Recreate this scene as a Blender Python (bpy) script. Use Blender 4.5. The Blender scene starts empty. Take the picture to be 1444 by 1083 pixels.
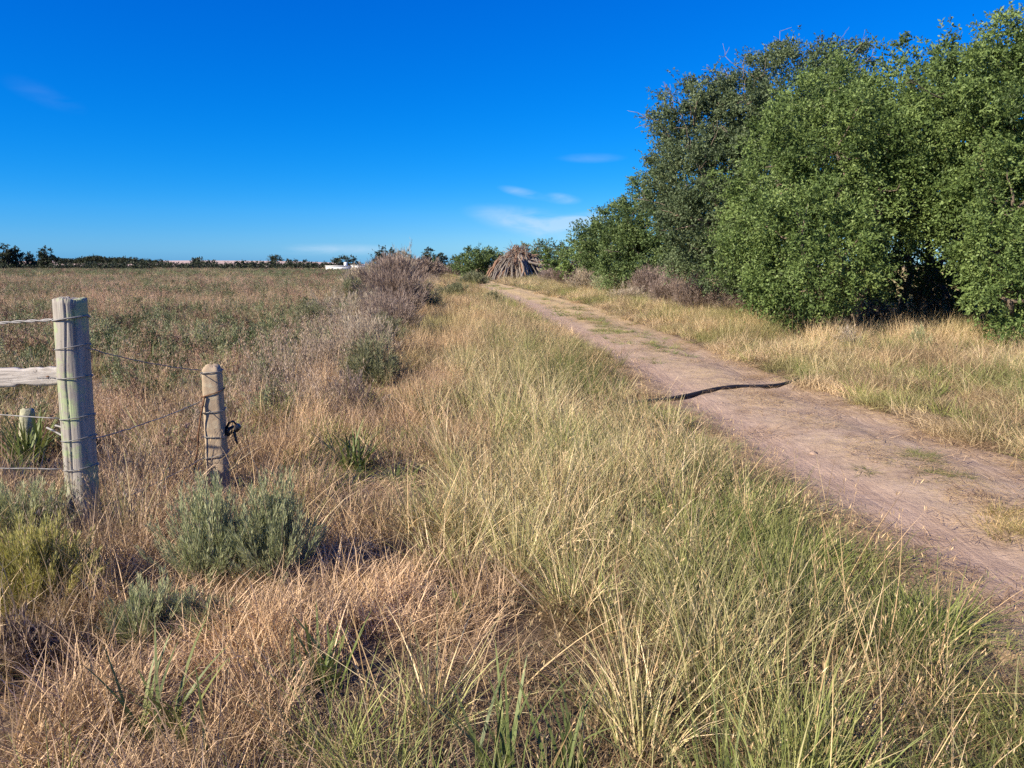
import bpy, math, random
import numpy as np

# ------------------------------------------------------------------ camera, sky, sun, exposure
S = bpy.context.scene
C = S.collection
R = math.radians
CAM_H, FPX, PITCH = 1.6, 1090.0, math.atan((541.5 - 373.0) / 1090.0)
cam_d = bpy.data.cameras.new('camera')
cam = bpy.data.objects.new('camera', cam_d)
C.objects.link(cam)
cam.location = (0, 0, CAM_H)
cam.rotation_euler = (R(90) - PITCH, 0, 0)
cam_d.sensor_width = 36.0
cam_d.lens = 36.0 * FPX / 1444.0
cam_d.clip_start = 0.05
cam_d.clip_end = 6000
S.camera = cam

SUN_EL = R(31)
SUN_DIR = np.array([-0.81, -0.586])            # horizontal direction towards the sun
sun_az = math.atan2(SUN_DIR[0], SUN_DIR[1])    # clockwise from +Y
sd = bpy.data.lights.new('sun', 'SUN')
sd.energy = 5.0
sd.angle = R(0.53)
sd.color = (1.0, 0.88, 0.70)
sun = bpy.data.objects.new('sun', sd)
C.objects.link(sun)
sun.location = (-40, -30, 40)
sun.rotation_euler = (R(90) - SUN_EL, 0, R(180) - sun_az)

W = bpy.data.worlds.new('World')
S.world = W
W.use_nodes = True
wn, wl = W.node_tree.nodes, W.node_tree.links
wn.clear()


def wnode(t, **kw):
    n = wn.new(t)
    for k, v in kw.items():
        setattr(n, k, v)
    return n


def wmath(op, a, b=None, c=None):
    n = wn.new('ShaderNodeMath')
    n.operation = op
    for i, v in enumerate((a, b, c)):
        if v is None:
            continue
        if isinstance(v, (int, float)):
            n.inputs[i].default_value = v
        else:
            wl.new(v, n.inputs[i])
    return n.outputs[0]


sky = wnode('ShaderNodeTexSky', sky_type='NISHITA')
sky.sun_disc = False
sky.sun_elevation = SUN_EL
sky.sun_rotation = sun_az
sky.air_density = 1.0
sky.dust_density = 0.35
sky.ozone_density = 3.0
hs = wnode('ShaderNodeHueSaturation')
hs.inputs['Saturation'].default_value = 1.32
hs.inputs['Hue'].default_value = 0.497
wl.new(sky.outputs[0], hs.inputs['Color'])
tintn = wnode('ShaderNodeMix', data_type='RGBA', blend_type='MULTIPLY')
tintn.inputs[0].default_value = 1.0
wl.new(hs.outputs[0], tintn.inputs[6])
tintn.inputs[7].default_value = (0.80, 0.98, 1.22, 1)
# grade the physical sky towards the deep polarised blue of the photograph (same rule over the whole dome)
sp0 = wnode('ShaderNodeSeparateColor')
wl.new(tintn.outputs[2], sp0.inputs[0])
r0, g0, b0 = [wmath('MULTIPLY', sp0.outputs[i], 0.1189) for i in range(3)]
r1 = wmath('MINIMUM', wmath('MULTIPLY', wmath('POWER', r0, 3.2), 1.85), wmath('MULTIPLY', r0, 0.7))
g1 = wmath('ADD', wmath('MULTIPLY', g0, 0.645), wmath('MINIMUM', wmath('MULTIPLY', wmath('POWER', r0, 4.0), 2.0), 0.3))
b1 = wmath('ADD', wmath('MULTIPLY', b0, 0.72), wmath('ADD', wmath('MULTIPLY', r0, 0.34), 0.27))
cb0 = wnode('ShaderNodeCombineColor')
for i, v in enumerate((r1, g1, b1)):
    wl.new(wmath('MULTIPLY', v, 1 / 0.1932), cb0.inputs[i])
tc = wnode('ShaderNodeTexCoord')
sep = wnode('ShaderNodeSeparateXYZ')
wl.new(tc.outputs['Generated'], sep.inputs[0])
az = wmath('ARCTAN2', sep.outputs[0], sep.outputs[1])
el = wmath('ARCSINE', sep.outputs[2])
mapn = wnode('ShaderNodeMapping')
mapn.inputs['Scale'].default_value = (9, 9, 34)
wl.new(tc.outputs['Generated'], mapn.inputs[0])
noi = wnode('ShaderNodeTexNoise')
noi.inputs['Scale'].default_value = 1.6
noi.inputs['Detail'].default_value = 6
noi.inputs['Roughness'].default_value = 0.55
noi.inputs['Distortion'].default_value = 0.6
wl.new(mapn.outputs[0], noi.inputs['Vector'])


def pix_dir(px, py):
    u, v = (px - 722.0) / FPX, (541.5 - py) / FPX
    d = np.array([u, math.cos(PITCH) + v * math.sin(PITCH), -math.sin(PITCH) + v * math.cos(PITCH)])
    return d / np.linalg.norm(d)


def wisp(px, py, rx, ry, rot, strength, lo):
    d = pix_dir(px, py)
    a0, e0 = math.atan2(d[0], d[1]), math.asin(d[2])
    c, s = math.cos(R(rot)), math.sin(R(rot))
    da, de = wmath('SUBTRACT', az, a0), wmath('SUBTRACT', el, e0)
    u = wmath('ADD', wmath('MULTIPLY', da, c * FPX / rx), wmath('MULTIPLY', de, s * FPX / rx))
    v = wmath('ADD', wmath('MULTIPLY', da, -s * FPX / ry), wmath('MULTIPLY', de, c * FPX / ry))
    q = wmath('ADD', wmath('MULTIPLY', u, u), wmath('MULTIPLY', v, v))
    m = wmath('POWER', wmath('MAXIMUM', wmath('SUBTRACT', 1.0, q), 0.0), 1.7)
    n = wmath('MAXIMUM', wmath('SUBTRACT', noi.outputs[0], lo), 0.0)
    return wmath('MULTIPLY', wmath('MULTIPLY', m, n), strength)


cl = None
for wargs in ((770, 318, 125, 24, -10, 2.0, 0.30), (828, 310, 62, 13, 4, 2.4, 0.22), (738, 272, 40, 8, -12, 1.3, 0.34),
              (790, 280, 34, 9, -6, 1.3, 0.34), (833, 223, 54, 8, 0, 0.4, 0.32), (62, 134, 50, 16, -18, 0.10, 0.33),
              (470, 352, 110, 10, 0, 1.2, 0.3)):
    w_ = wisp(*wargs)
    cl = w_ if cl is None else wmath('ADD', cl, w_)
cl = wmath('MINIMUM', cl, 0.55)
mixc = wnode('ShaderNodeMix', data_type='RGBA')
wl.new(cl, mixc.inputs[0])
wl.new(cb0.outputs[0], mixc.inputs[6])
mixc.inputs[7].default_value = (3.3, 4.2, 5.2, 1)
bg = wnode('ShaderNodeBackground')
bg.inputs['Strength'].default_value = 0.10
wl.new(mixc.outputs[2], bg.inputs['Color'])
wo = wnode('ShaderNodeOutputWorld')
wl.new(bg.outputs[0], wo.inputs['Surface'])

S.view_settings.view_transform = 'Standard'
S.view_settings.look = 'None'
S.view_settings.exposure = 0.95
S.view_settings.gamma = 1.0
S.view_settings.use_curve_mapping = False
S.cycles.max_bounces = 4
S.cycles.diffuse_bounces = 3
S.cycles.glossy_bounces = 2
S.cycles.transmission_bounces = 2
S.cycles.filter_width = 1.5
S.cycles.use_denoising = False

# ------------------------------------------------------------------ helpers
rng = np.random.default_rng(7)


def rseed(s):
    global rng
    rng = np.random.default_rng(s)


def _h(ix, iy, seed):
    v = np.sin(ix * 127.1 + iy * 311.7 + seed * 74.7) * 43758.5453
    return v - np.floor(v)


def vnoise(x, y, seed=0):
    x = np.asarray(x, float); y = np.asarray(y, float)
    ix, iy = np.floor(x), np.floor(y)
    fx, fy = x - ix, y - iy
    fx = fx * fx * (3 - 2 * fx); fy = fy * fy * (3 - 2 * fy)
    return ((_h(ix, iy, seed) * (1 - fx) + _h(ix + 1, iy, seed) * fx) * (1 - fy)
            + (_h(ix, iy + 1, seed) * (1 - fx) + _h(ix + 1, iy + 1, seed) * fx) * fy)


def fbm(x, y, seed=0, o=3):
    x = np.asarray(x, float); y = np.asarray(y, float)
    a, t, n = 0.5, 0.0, 0.0
    for i in range(o):
        t = t + a * vnoise(x * 2 ** i, y * 2 ** i, seed + i * 13); n += a; a *= 0.5
    return t / n


_YT = np.array([-30, 0, 3.5, 6.5, 10.4, 14.8, 30, 62, 110, 300, 1000.])
_XR = np.array([6.8, 5.2, 4.75, 4.3, 3.98, 3.8, 3.3, -0.4, -6.0, -24, -93.])
_XL = np.array([4.9, 2.5, 2.02, 1.74, 1.58, 1.32, 0.1, -3.0, -8.6, -27, -96.])


def xR(y): return np.interp(y, _YT, _XR)
def xL(y): return np.interp(y, _YT, _XL)
def xF(y): return -1.55 - 0.105 * np.asarray(y, float)     # the old fence line


def sstep(a, b, x):
    t = np.clip((np.asarray(x, float) - a) / (b - a), 0, 1)
    return t * t * (3 - 2 * t)


def gz_base(x, y):
    x = np.asarray(x, float); y = np.asarray(y, float)
    near = 1 - sstep(60, 140, y)
    z = (fbm(x * 0.35, y * 0.35, 3) - 0.5) * 0.16 * near + (fbm(x * 1.4, y * 1.4, 5) - 0.5) * 0.05 * near
    z = z + 0.10 * sstep(0.3, 2.2, x - xR(y)) * near          # verge banks up a little on the right
    z = z + 0.05 * sstep(-0.1, -1.2, x - xL(y)) * sstep(-5, 0, x - xF(y)) * near
    return z


def track_s(x, y):
    l, r = xL(y), xR(y)
    return (np.asarray(x, float) - l) / (r - l)


def track_z(x, y):
    s = track_s(x, y)
    rut = np.exp(-((s - 0.24) / 0.13) ** 2) + np.exp(-((s - 0.80) / 0.12) ** 2)
    return gz_base(x, y) * 0.6 - 0.045 * rut + 0.022 * (fbm(np.asarray(x) * 4.3, np.asarray(y) * 4.3, 21, 4) - 0.5) * 2 + 0.03 * (vnoise(np.asarray(x) * 1.3, np.asarray(y) * 0.8, 23) - 0.5)


def gz(x, y):
    x = np.asarray(x, float); y = np.asarray(y, float)
    s = track_s(x, y)
    w = sstep(-0.10, 0.04, s) * sstep(1.10, 0.96, s) * (1 - sstep(110, 150, y))
    return gz_base(x, y) * (1 - w) + track_z(x, y) * w


def at(px, py, z=0.0):
    """ground point seen at a photograph pixel"""
    d = pix_dir(px, py)
    t = (z - CAM_H) / d[2]
    return np.array([d[0] * t, d[1] * t, z])


def at_y(px, py, y):
    d = pix_dir(px, py)
    t = y / d[1]
    return np.array([d[0] * t, y, CAM_H + d[2] * t])


def make_mesh(name, V, F, attrs=None, mat=None, smooth=False):
    V = np.ascontiguousarray(V, np.float32); F = np.ascontiguousarray(F, np.int32)
    me = bpy.data.meshes.new(name)
    k = F.shape[1]
    me.vertices.add(len(V)); me.vertices.foreach_set('co', V.ravel())
    me.loops.add(F.size); me.loops.foreach_set('vertex_index', F.ravel())
    me.polygons.add(len(F))
    me.polygons.foreach_set('loop_start', np.arange(0, F.size, k, dtype=np.int32))
    me.polygons.foreach_set('loop_total', np.full(len(F), k, np.int32))
    if smooth:
        me.polygons.foreach_set('use_smooth', np.ones(len(F), bool))
    me.update(calc_edges=True)
    for n, a in (attrs or {}).items():
        at_ = me.attributes.new(n, 'FLOAT', 'POINT')
        at_.data.foreach_set('value', np.ascontiguousarray(a, np.float32))
    if mat:
        me.materials.append(mat)
    return me


def link(name, data, parent=None, label=None, cat=None, group=None, kind=None, loc=None):
    o = bpy.data.objects.new(name, data)
    C.objects.link(o)
    if parent is not None:
        o.parent = parent
    if loc is not None:
        o.location = [float(v) for v in loc]
    if label: o['label'] = label
    if cat: o['category'] = cat
    if group: o['group'] = group
    if kind: o['kind'] = kind
    return o


def join(parts):
    """parts: list of (V, F, attrs-dict) with triangle faces"""
    Vs, Fs, A, off = [], [], {}, 0
    for V, F, a in parts:
        Vs.append(V); Fs.append(F + off); off += len(V)
        for k, v in a.items():
            A.setdefault(k, []).append(v)
    return np.concatenate(Vs), np.concatenate(Fs), {k: np.concatenate(v) for k, v in A.items()}


def tube(P, rad, sides=8, cap=True):
    P = np.asarray(P, float); n = len(P)
    rad = np.broadcast_to(np.asarray(rad, float), (n,))
    T = np.gradient(P, axis=0); T /= np.linalg.norm(T, axis=1, keepdims=True) + 1e-12
    ref = np.array([0, 0, 1.0]) if abs(T[0][2]) < 0.9 else np.array([1.0, 0, 0])
    V = []
    u = np.cross(T[0], ref); u /= np.linalg.norm(u)
    ang = np.linspace(0, 2 * math.pi, sides, endpoint=False)
    for i in range(n):
        u = u - T[i] * np.dot(u, T[i]); u /= np.linalg.norm(u) + 1e-12
        w = np.cross(T[i], u)
        V.append(P[i] + rad[i] * (np.cos(ang)[:, None] * u + np.sin(ang)[:, None] * w))
    V = np.concatenate(V)
    F = []
    j = np.arange(sides); j2 = (j + 1) % sides
    for i in range(n - 1):
        a, b, c, d = i * sides + j, i * sides + j2, (i + 1) * sides + j2, (i + 1) * sides + j
        F.append(np.stack([a, b, c], 1)); F.append(np.stack([a, c, d], 1))
    F = np.concatenate(F)
    if cap:
        for i, flip in ((0, True), (n - 1, False)):
            V = np.vstack([V, P[i]])
            c = len(V) - 1
            f = np.stack([i * sides + j, i * sides + j2, np.full(sides, c)], 1)
            F = np.vstack([F, f[:, ::-1] if flip else f])
    return V, F


def norm(v):
    return v / (np.linalg.norm(v, axis=-1, keepdims=True) + 1e-9)


def rand_unit(n):
    return norm(rng.normal(size=(n, 3)))


def blades(base, phi, length, lean, bend, width, segs=3, facing=None):
    """ribbon blades: base (n,3); phi azimuth; lean from vertical at the foot (rad); bend extra lean at tip (rad)"""
    n = len(base)
    d = np.stack([np.cos(phi), np.sin(phi), np.zeros(n)], 1)
    fz = rng.uniform(0, 2 * math.pi, n) if facing is None else facing
    wv = np.stack([np.cos(fz), np.sin(fz), np.zeros(n)], 1)
    p = base.copy(); rows = []
    st = length / segs
    br = rng.uniform(0, 1, n)
    for i in range(segs):
        t = i / segs
        w = width * (1 - t) ** 0.55 * 0.5
        rows.append((p - wv * w[:, None], p + wv * w[:, None], np.full(n, t)))
        a = lean + bend * (i + 0.5) / segs
        p = p + (d * np.sin(a)[:, None] + np.array([0, 0, 1.0]) * np.cos(a)[:, None]) * st[:, None]
    nv = 2 * segs + 1
    V = np.empty((n, nv, 3)); H = np.empty((n, nv))
    for i, (a, b, t) in enumerate(rows):
        V[:, 2 * i] = a; V[:, 2 * i + 1] = b; H[:, 2 * i] = t; H[:, 2 * i + 1] = t
    V[:, -1] = p; H[:, -1] = 1
    f = []
    for i in range(segs - 1):
        f += [(2 * i, 2 * i + 1, 2 * i + 3), (2 * i, 2 * i + 3, 2 * i + 2)]
    f.append((2 * segs - 2, 2 * segs - 1, 2 * segs))
    F = (np.array(f)[None] + (np.arange(n) * nv)[:, None, None]).reshape(-1, 3)
    return V.reshape(-1, 3), F, {'bh': H.ravel(), 'br': np.repeat(br, nv)}, p


def leaves(base, direc, length, width, br=None, t0=0.5):
    """rhombus leaves, two triangles each"""
    n = len(base)
    direc = norm(direc)
    side = norm(np.cross(direc, rand_unit(n)))
    L = np.broadcast_to(np.asarray(length, float), (n,))[:, None]; Wd = np.broadcast_to(np.asarray(width, float), (n,))[:, None]
    mid = base + direc * L * t0
    V = np.stack([base, mid - side * Wd / 2, base + direc * L, mid + side * Wd / 2], 1).reshape(-1, 3)
    o = (np.arange(n) * 4)[:, None]
    F = np.concatenate([o + np.array([[0, 1, 2]]), o + np.array([[0, 2, 3]])])
    br = rng.uniform(0, 1, n) if br is None else br
    return V, F, {'bh': np.tile([0.0, 0.5, 1.0, 0.5], n), 'br': np.repeat(br, 4)}


# ------------------------------------------------------------------ materials
def new_mat(name):
    m = bpy.data.materials.new(name)
    m.use_nodes = True
    m.node_tree.nodes.clear()
    return m, m.node_tree.nodes, m.node_tree.links


def foliage_mat(name, stops, tip=None, tip_amt=0.5, trans=0.3, use_tint=False, rough=0.55, spec=0.25, tcol=(1.0, 1.0, 0.7)):
    """colour by per-blade random along stops, blended towards tip colour up the blade, times the instance tint"""
    m, n, l = new_mat(name)
    a = n.new('ShaderNodeAttribute'); a.attribute_name = 'br'
    rp = n.new('ShaderNodeValToRGB')
    e = rp.color_ramp.elements
    while len(e) < len(stops): e.new(0.5)
    for i, (p, c) in enumerate(stops):
        e[i].position = p; e[i].color = (*c, 1)
    l.new(a.outputs['Fac'], rp.inputs[0])
    col = rp.outputs[0]
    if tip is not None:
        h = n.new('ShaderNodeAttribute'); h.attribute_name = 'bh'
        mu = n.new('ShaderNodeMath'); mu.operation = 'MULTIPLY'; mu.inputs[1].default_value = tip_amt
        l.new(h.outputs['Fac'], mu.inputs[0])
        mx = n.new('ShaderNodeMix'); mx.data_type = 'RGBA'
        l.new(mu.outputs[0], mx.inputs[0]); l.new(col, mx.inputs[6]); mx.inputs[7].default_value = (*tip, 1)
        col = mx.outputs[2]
    if use_tint:
        ti = n.new('ShaderNodeAttribute'); ti.attribute_type = 'INSTANCER'; ti.attribute_name = 'tint'
        mx = n.new('ShaderNodeMix'); mx.data_type = 'RGBA'; mx.blend_type = 'MULTIPLY'; mx.inputs[0].default_value = 1
        l.new(col, mx.inputs[6]); l.new(ti.outputs['Vector'], mx.inputs[7])
        col = mx.outputs[2]
    pr = n.new('ShaderNodeBsdfPrincipled')
    pr.inputs['Roughness'].default_value = rough
    pr.inputs['Specular IOR Level'].default_value = spec
    l.new(col, pr.inputs['Base Color'])
    tr = n.new('ShaderNodeBsdfTranslucent')
    tm = n.new('ShaderNodeMix'); tm.data_type = 'RGBA'; tm.blend_type = 'MULTIPLY'; tm.inputs[0].default_value = 1
    l.new(col, tm.inputs[6]); tm.inputs[7].default_value = (*tcol, 1)
    l.new(tm.outputs[2], tr.inputs['Color'])
    ms = n.new('ShaderNodeMixShader'); ms.inputs[0].default_value = trans
    l.new(pr.outputs[0], ms.inputs[1]); l.new(tr.outputs[0], ms.inputs[2])
    o = n.new('ShaderNodeOutputMaterial'); l.new(ms.outputs[0], o.inputs[0])
    return m


def surf_mat(name, c1, c2, scale=(1, 1, 1), nscale=5.0, detail=8, rough=0.85, bump=0.4, bdist=0.02, c3=None, s3=2.0, t3=(0.5, 0.65), spec=0.3,
             c4=None, s4=20.0, t4=(0.6, 0.7)):
    m, n, l = new_mat(name)
    t = n.new('ShaderNodeTexCoord')
    mp = n.new('ShaderNodeMapping'); mp.inputs['Scale'].default_value = scale
    l.new(t.outputs['Object'], mp.inputs[0])
    no = n.new('ShaderNodeTexNoise'); no.inputs['Scale'].default_value = nscale; no.inputs['Detail'].default_value = detail
    no.inputs['Roughness'].default_value = 0.65
    l.new(mp.outputs[0], no.inputs['Vector'])
    rp = n.new('ShaderNodeValToRGB')
    rp.color_ramp.elements[0].position = 0.3; rp.color_ramp.elements[0].color = (*c1, 1)
    rp.color_ramp.elements[1].position = 0.7; rp.color_ramp.elements[1].color = (*c2, 1)
    l.new(no.outputs[0], rp.inputs[0])
    col = rp.outputs[0]
    for cc, ss, tt in ((c3, s3, t3), (c4, s4, t4)):
        if cc is None: continue
        n2 = n.new('ShaderNodeTexNoise'); n2.inputs['Scale'].default_value = ss; n2.inputs['Detail'].default_value = 6
        n2.inputs['Roughness'].default_value = 0.7
        l.new(t.outputs['Object'], n2.inputs['Vector'])
        mr = n.new('ShaderNodeMapRange'); mr.inputs[1].default_value = tt[0]; mr.inputs[2].default_value = tt[1]
        l.new(n2.outputs[0], mr.inputs[0])
        mx = n.new('ShaderNodeMix'); mx.data_type = 'RGBA'
        l.new(mr.outputs[0], mx.inputs[0]); l.new(col, mx.inputs[6]); mx.inputs[7].default_value = (*cc, 1)
        col = mx.outputs[2]
    pr = n.new('ShaderNodeBsdfPrincipled')
    pr.inputs['Roughness'].default_value = rough; pr.inputs['Specular IOR Level'].default_value = spec
    l.new(col, pr.inputs['Base Color'])
    bp = n.new('ShaderNodeBump'); bp.inputs['Strength'].default_value = bump; bp.inputs['Distance'].default_value = bdist
    l.new(no.outputs[0], bp.inputs['Height']); l.new(bp.outputs[0], pr.inputs['Normal'])
    o = n.new('ShaderNodeOutputMaterial'); l.new(pr.outputs[0], o.inputs[0])
    return m


M = {}
M['grass'] = foliage_mat('grass_blades', [(0.0, (0.38, 0.33, 0.28)), (0.35, (0.8, 0.74, 0.68)), (0.7, (1.1, 1.05, 0.98)), (1.0, (1.6, 1.55, 1.5))],
                         trans=0.22, use_tint=True)
M['tuft'] = foliage_mat('tuft_blades', [(0.0, (0.28, 0.42, 0.22)), (0.4, (0.7, 0.8, 0.5)), (0.65, (1.05, 1.0, 0.9)), (1.0, (1.85, 1.65, 1.7))],
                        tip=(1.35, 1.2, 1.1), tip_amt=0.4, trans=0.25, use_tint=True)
M['cover'] = foliage_mat('cover_leaves', [(0.0, (0.6, 0.65, 0.6)), (0.5, (1, 1, 1)), (1.0, (1.45, 1.35, 1.3))], trans=0.25, use_tint=True)
M['leaf_bright'] = foliage_mat('bright_green_leaves', [(0.0, (0.055, 0.088, 0.025)), (0.5, (0.128, 0.19, 0.054)), (1.0, (0.22, 0.295, 0.095))], trans=0.28)
M['leaf_mid'] = foliage_mat('mid_green_leaves', [(0.0, (0.05, 0.085, 0.03)), (0.5, (0.105, 0.155, 0.052)), (1.0, (0.18, 0.24, 0.09))], trans=0.27)
M['leaf_grey'] = foliage_mat('grey_green_leaves', [(0.0, (0.05, 0.075, 0.036)), (0.5, (0.105, 0.145, 0.07)), (1.0, (0.19, 0.235, 0.12))], trans=0.28)
M['leaf_dark'] = foliage_mat('dark_leaves', [(0.0, (0.022, 0.03, 0.018)), (0.6, (0.042, 0.055, 0.03)), (1.0, (0.075, 0.085, 0.05))], trans=0.2)
M['sage'] = foliage_mat('sage_leaves', [(0.0, (0.19, 0.22, 0.115)), (0.5, (0.33, 0.355, 0.195)), (1.0, (0.48, 0.48, 0.29))], trans=0.25)
M['sage_yellow'] = foliage_mat('yellow_green_leaves', [(0.0, (0.20, 0.19, 0.06)), (0.5, (0.38, 0.355, 0.12)), (1.0, (0.55, 0.50, 0.21))], trans=0.3)
M['sage_dark'] = foliage_mat('olive_leaves', [(0.0, (0.10, 0.11, 0.06)), (0.5, (0.185, 0.195, 0.105)), (1.0, (0.30, 0.29, 0.17))], trans=0.25)
M['forb'] = foliage_mat('dry_forb', [(0.0, (0.12, 0.085, 0.07)), (0.5, (0.225, 0.165, 0.135)), (1.0, (0.38, 0.30, 0.25))], trans=0.15)
M['forb_pale'] = foliage_mat('pale_dry_forb', [(0.0, (0.22, 0.17, 0.13)), (0.5, (0.38, 0.31, 0.235)), (1.0, (0.62, 0.53, 0.40))], trans=0.2)
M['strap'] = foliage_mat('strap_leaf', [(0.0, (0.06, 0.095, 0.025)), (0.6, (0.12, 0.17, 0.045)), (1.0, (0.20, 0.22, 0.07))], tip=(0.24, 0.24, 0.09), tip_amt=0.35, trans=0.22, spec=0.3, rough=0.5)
M['bark'] = surf_mat('tree_bark', (0.10, 0.075, 0.055), (0.22, 0.17, 0.13), (6, 6, 1), 6, bump=0.8)
M['twig'] = surf_mat('pale_twigs', (0.18, 0.14, 0.105), (0.32, 0.26, 0.2), (3, 3, 3), 6, bump=0.3)
M['wood_post'] = surf_mat('weathered_post_wood', (0.19, 0.17, 0.15), (0.37, 0.34, 0.30), (22, 22, 1.2), 2.2, bump=0.55, bdist=0.012,
                          c3=(0.29, 0.34, 0.19), s3=6.5, t3=(0.50, 0.60), c4=(0.13, 0.115, 0.1), s4=30, t4=(0.62, 0.7))
M['wood_rail'] = surf_mat('weathered_rail_wood', (0.28, 0.25, 0.225), (0.48, 0.44, 0.40), (2.0, 20, 24), 2.5, bump=0.9, bdist=0.012,
                          c4=(0.10, 0.085, 0.075), s4=26, t4=(0.6, 0.68), c3=(0.44, 0.41, 0.38), s3=12, t3=(0.5, 0.62))
M['stump'] = surf_mat('lichen_stump', (0.20, 0.19, 0.12), (0.42, 0.41, 0.27), (1, 1, 1), 16, bump=0.8)
M['concrete'] = surf_mat('old_concrete', (0.29, 0.22, 0.15), (0.40, 0.315, 0.22), (1, 1, 1), 14, bump=0.6, bdist=0.012,
                         c3=(0.42, 0.38, 0.27), s3=7, t3=(0.56, 0.68), c4=(0.15, 0.11, 0.08), s4=38, t4=(0.66, 0.73))
M['wire'] = surf_mat('galvanised_wire', (0.12, 0.115, 0.11), (0.3, 0.29, 0.28), (1, 1, 1), 40, rough=0.55, bump=0.2)
M['wire_pale'] = surf_mat('twisted_pale_wire', (0.2, 0.19, 0.175), (0.36, 0.34, 0.32), (1, 1, 1), 40, rough=0.5, bump=0.2)
M['rust'] = surf_mat('rusty_wire', (0.09, 0.045, 0.025), (0.2, 0.10, 0.055), (1, 1, 1), 40, rough=0.9, bump=0.3)
M['black_plastic'] = surf_mat('black_plastic', (0.012, 0.012, 0.014), (0.03, 0.03, 0.034), (1, 1, 1), 12, rough=0.42, bump=0.15, spec=0.5)
M['track_tube'] = surf_mat('dark_tube', (0.010, 0.010, 0.012), (0.022, 0.022, 0.026), (1, 1, 1), 9, rough=0.6, bump=0.1)
M['white_wall'] = surf_mat('whitewashed_wall', (0.72, 0.71, 0.68), (0.82, 0.81, 0.79), (1, 1, 1), 0.6, bump=0.1)
M['roof'] = surf_mat('grey_roof', (0.25, 0.25, 0.25), (0.4, 0.4, 0.4), (1, 1, 1), 1, bump=0.1)
M['glass_dark'] = surf_mat('dark_window', (0.02, 0.022, 0.025), (0.04, 0.045, 0.05), (1, 1, 1), 1, rough=0.15, bump=0.0)
M['hill'] = surf_mat('ploughed_hill', (0.40, 0.29, 0.24), (0.50, 0.38, 0.32), (0.02, 0.1, 0.1), 4, bump=0.0, rough=1)
M['dead_wood'] = surf_mat('dead_branch', (0.10, 0.082, 0.068), (0.28, 0.24, 0.20), (9, 9, 1.2), 2.0, bump=0.8, bdist=0.05)
M['dead_brown'] = surf_mat('dead_branch_brown', (0.13, 0.07, 0.045), (0.29, 0.18, 0.12), (9, 9, 1.2), 2.0, bump=0.8, bdist=0.05)
M['stone'] = surf_mat('clods', (0.22, 0.155, 0.115), (0.36, 0.26, 0.20), (1, 1, 1), 18, bump=0.5)


def ground_mat():
    m, n, l = new_mat('dry_field_ground')
    g = n.new('ShaderNodeNewGeometry')
    def noise(scale, detail, vs=(1, 1, 1)):
        mp = n.new('ShaderNodeMapping'); mp.inputs['Scale'].default_value = vs
        l.new(g.outputs['Position'], mp.inputs[0])
        t = n.new('ShaderNodeTexNoise'); t.inputs['Scale'].default_value = scale; t.inputs['Detail'].default_value = detail
        t.inputs['Roughness'].default_value = 0.7
        l.new(mp.outputs[0], t.inputs['Vector'])
        return t.outputs[0]
    def ramp(src, p0, c0, p1, c1):
        r = n.new('ShaderNodeValToRGB')
        r.color_ramp.elements[0].position = p0; r.color_ramp.elements[0].color = (*c0, 1)
        r.color_ramp.elements[1].position = p1; r.color_ramp.elements[1].color = (*c1, 1)
        l.new(src, r.inputs[0]); return r.outputs[0]
    def mix(f, a, b):
        x = n.new('ShaderNodeMix'); x.data_type = 'RGBA'
        l.new(f, x.inputs[0]); l.new(a, x.inputs[6]); l.new(b, x.inputs[7]); return x.outputs[2]
    fine = ramp(noise(9, 8), 0.32, (0.055, 0.04, 0.028), 0.68, (0.20, 0.14, 0.09))
    green = ramp(noise(2.5, 6), 0.3, (0.085, 0.10, 0.05), 0.7, (0.17, 0.17, 0.085))
    patch = noise(0.12, 5, (1, 0.7, 1))
    pr_ = n.new('ShaderNodeMapRange'); pr_.inputs[1].default_value = 0.47; pr_.inputs[2].default_value = 0.60
    l.new(patch, pr_.inputs[0])
    # greener only out in the field and far away
    sp = n.new('ShaderNodeSeparateXYZ'); l.new(g.outputs['Position'], sp.inputs[0])
    fr = n.new('ShaderNodeMapRange'); fr.inputs[1].default_value = 8; fr.inputs[2].default_value = 40; fr.inputs[3].default_value = 0.2; fr.inputs[4].default_value = 0.8
    l.new(sp.outputs[1], fr.inputs[0])
    mm = n.new('ShaderNodeMath'); mm.operation = 'MULTIPLY'; l.new(pr_.outputs[0], mm.inputs[0]); l.new(fr.outputs[0], mm.inputs[1])
    col = mix(mm.outputs[0], fine, green)
    b = n.new('ShaderNodeBsdfPrincipled'); b.inputs['Roughness'].default_value = 0.95; b.inputs['Specular IOR Level'].default_value = 0.1
    l.new(col, b.inputs['Base Color'])
    bp = n.new('ShaderNodeBump'); bp.inputs['Strength'].default_value = 0.8; bp.inputs['Distance'].default_value = 0.04
    l.new(noise(14, 6), bp.inputs['Height']); l.new(bp.outputs[0], b.inputs['Normal'])
    o = n.new('ShaderNodeOutputMaterial'); l.new(b.outputs[0], o.inputs[0])
    return m


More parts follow.
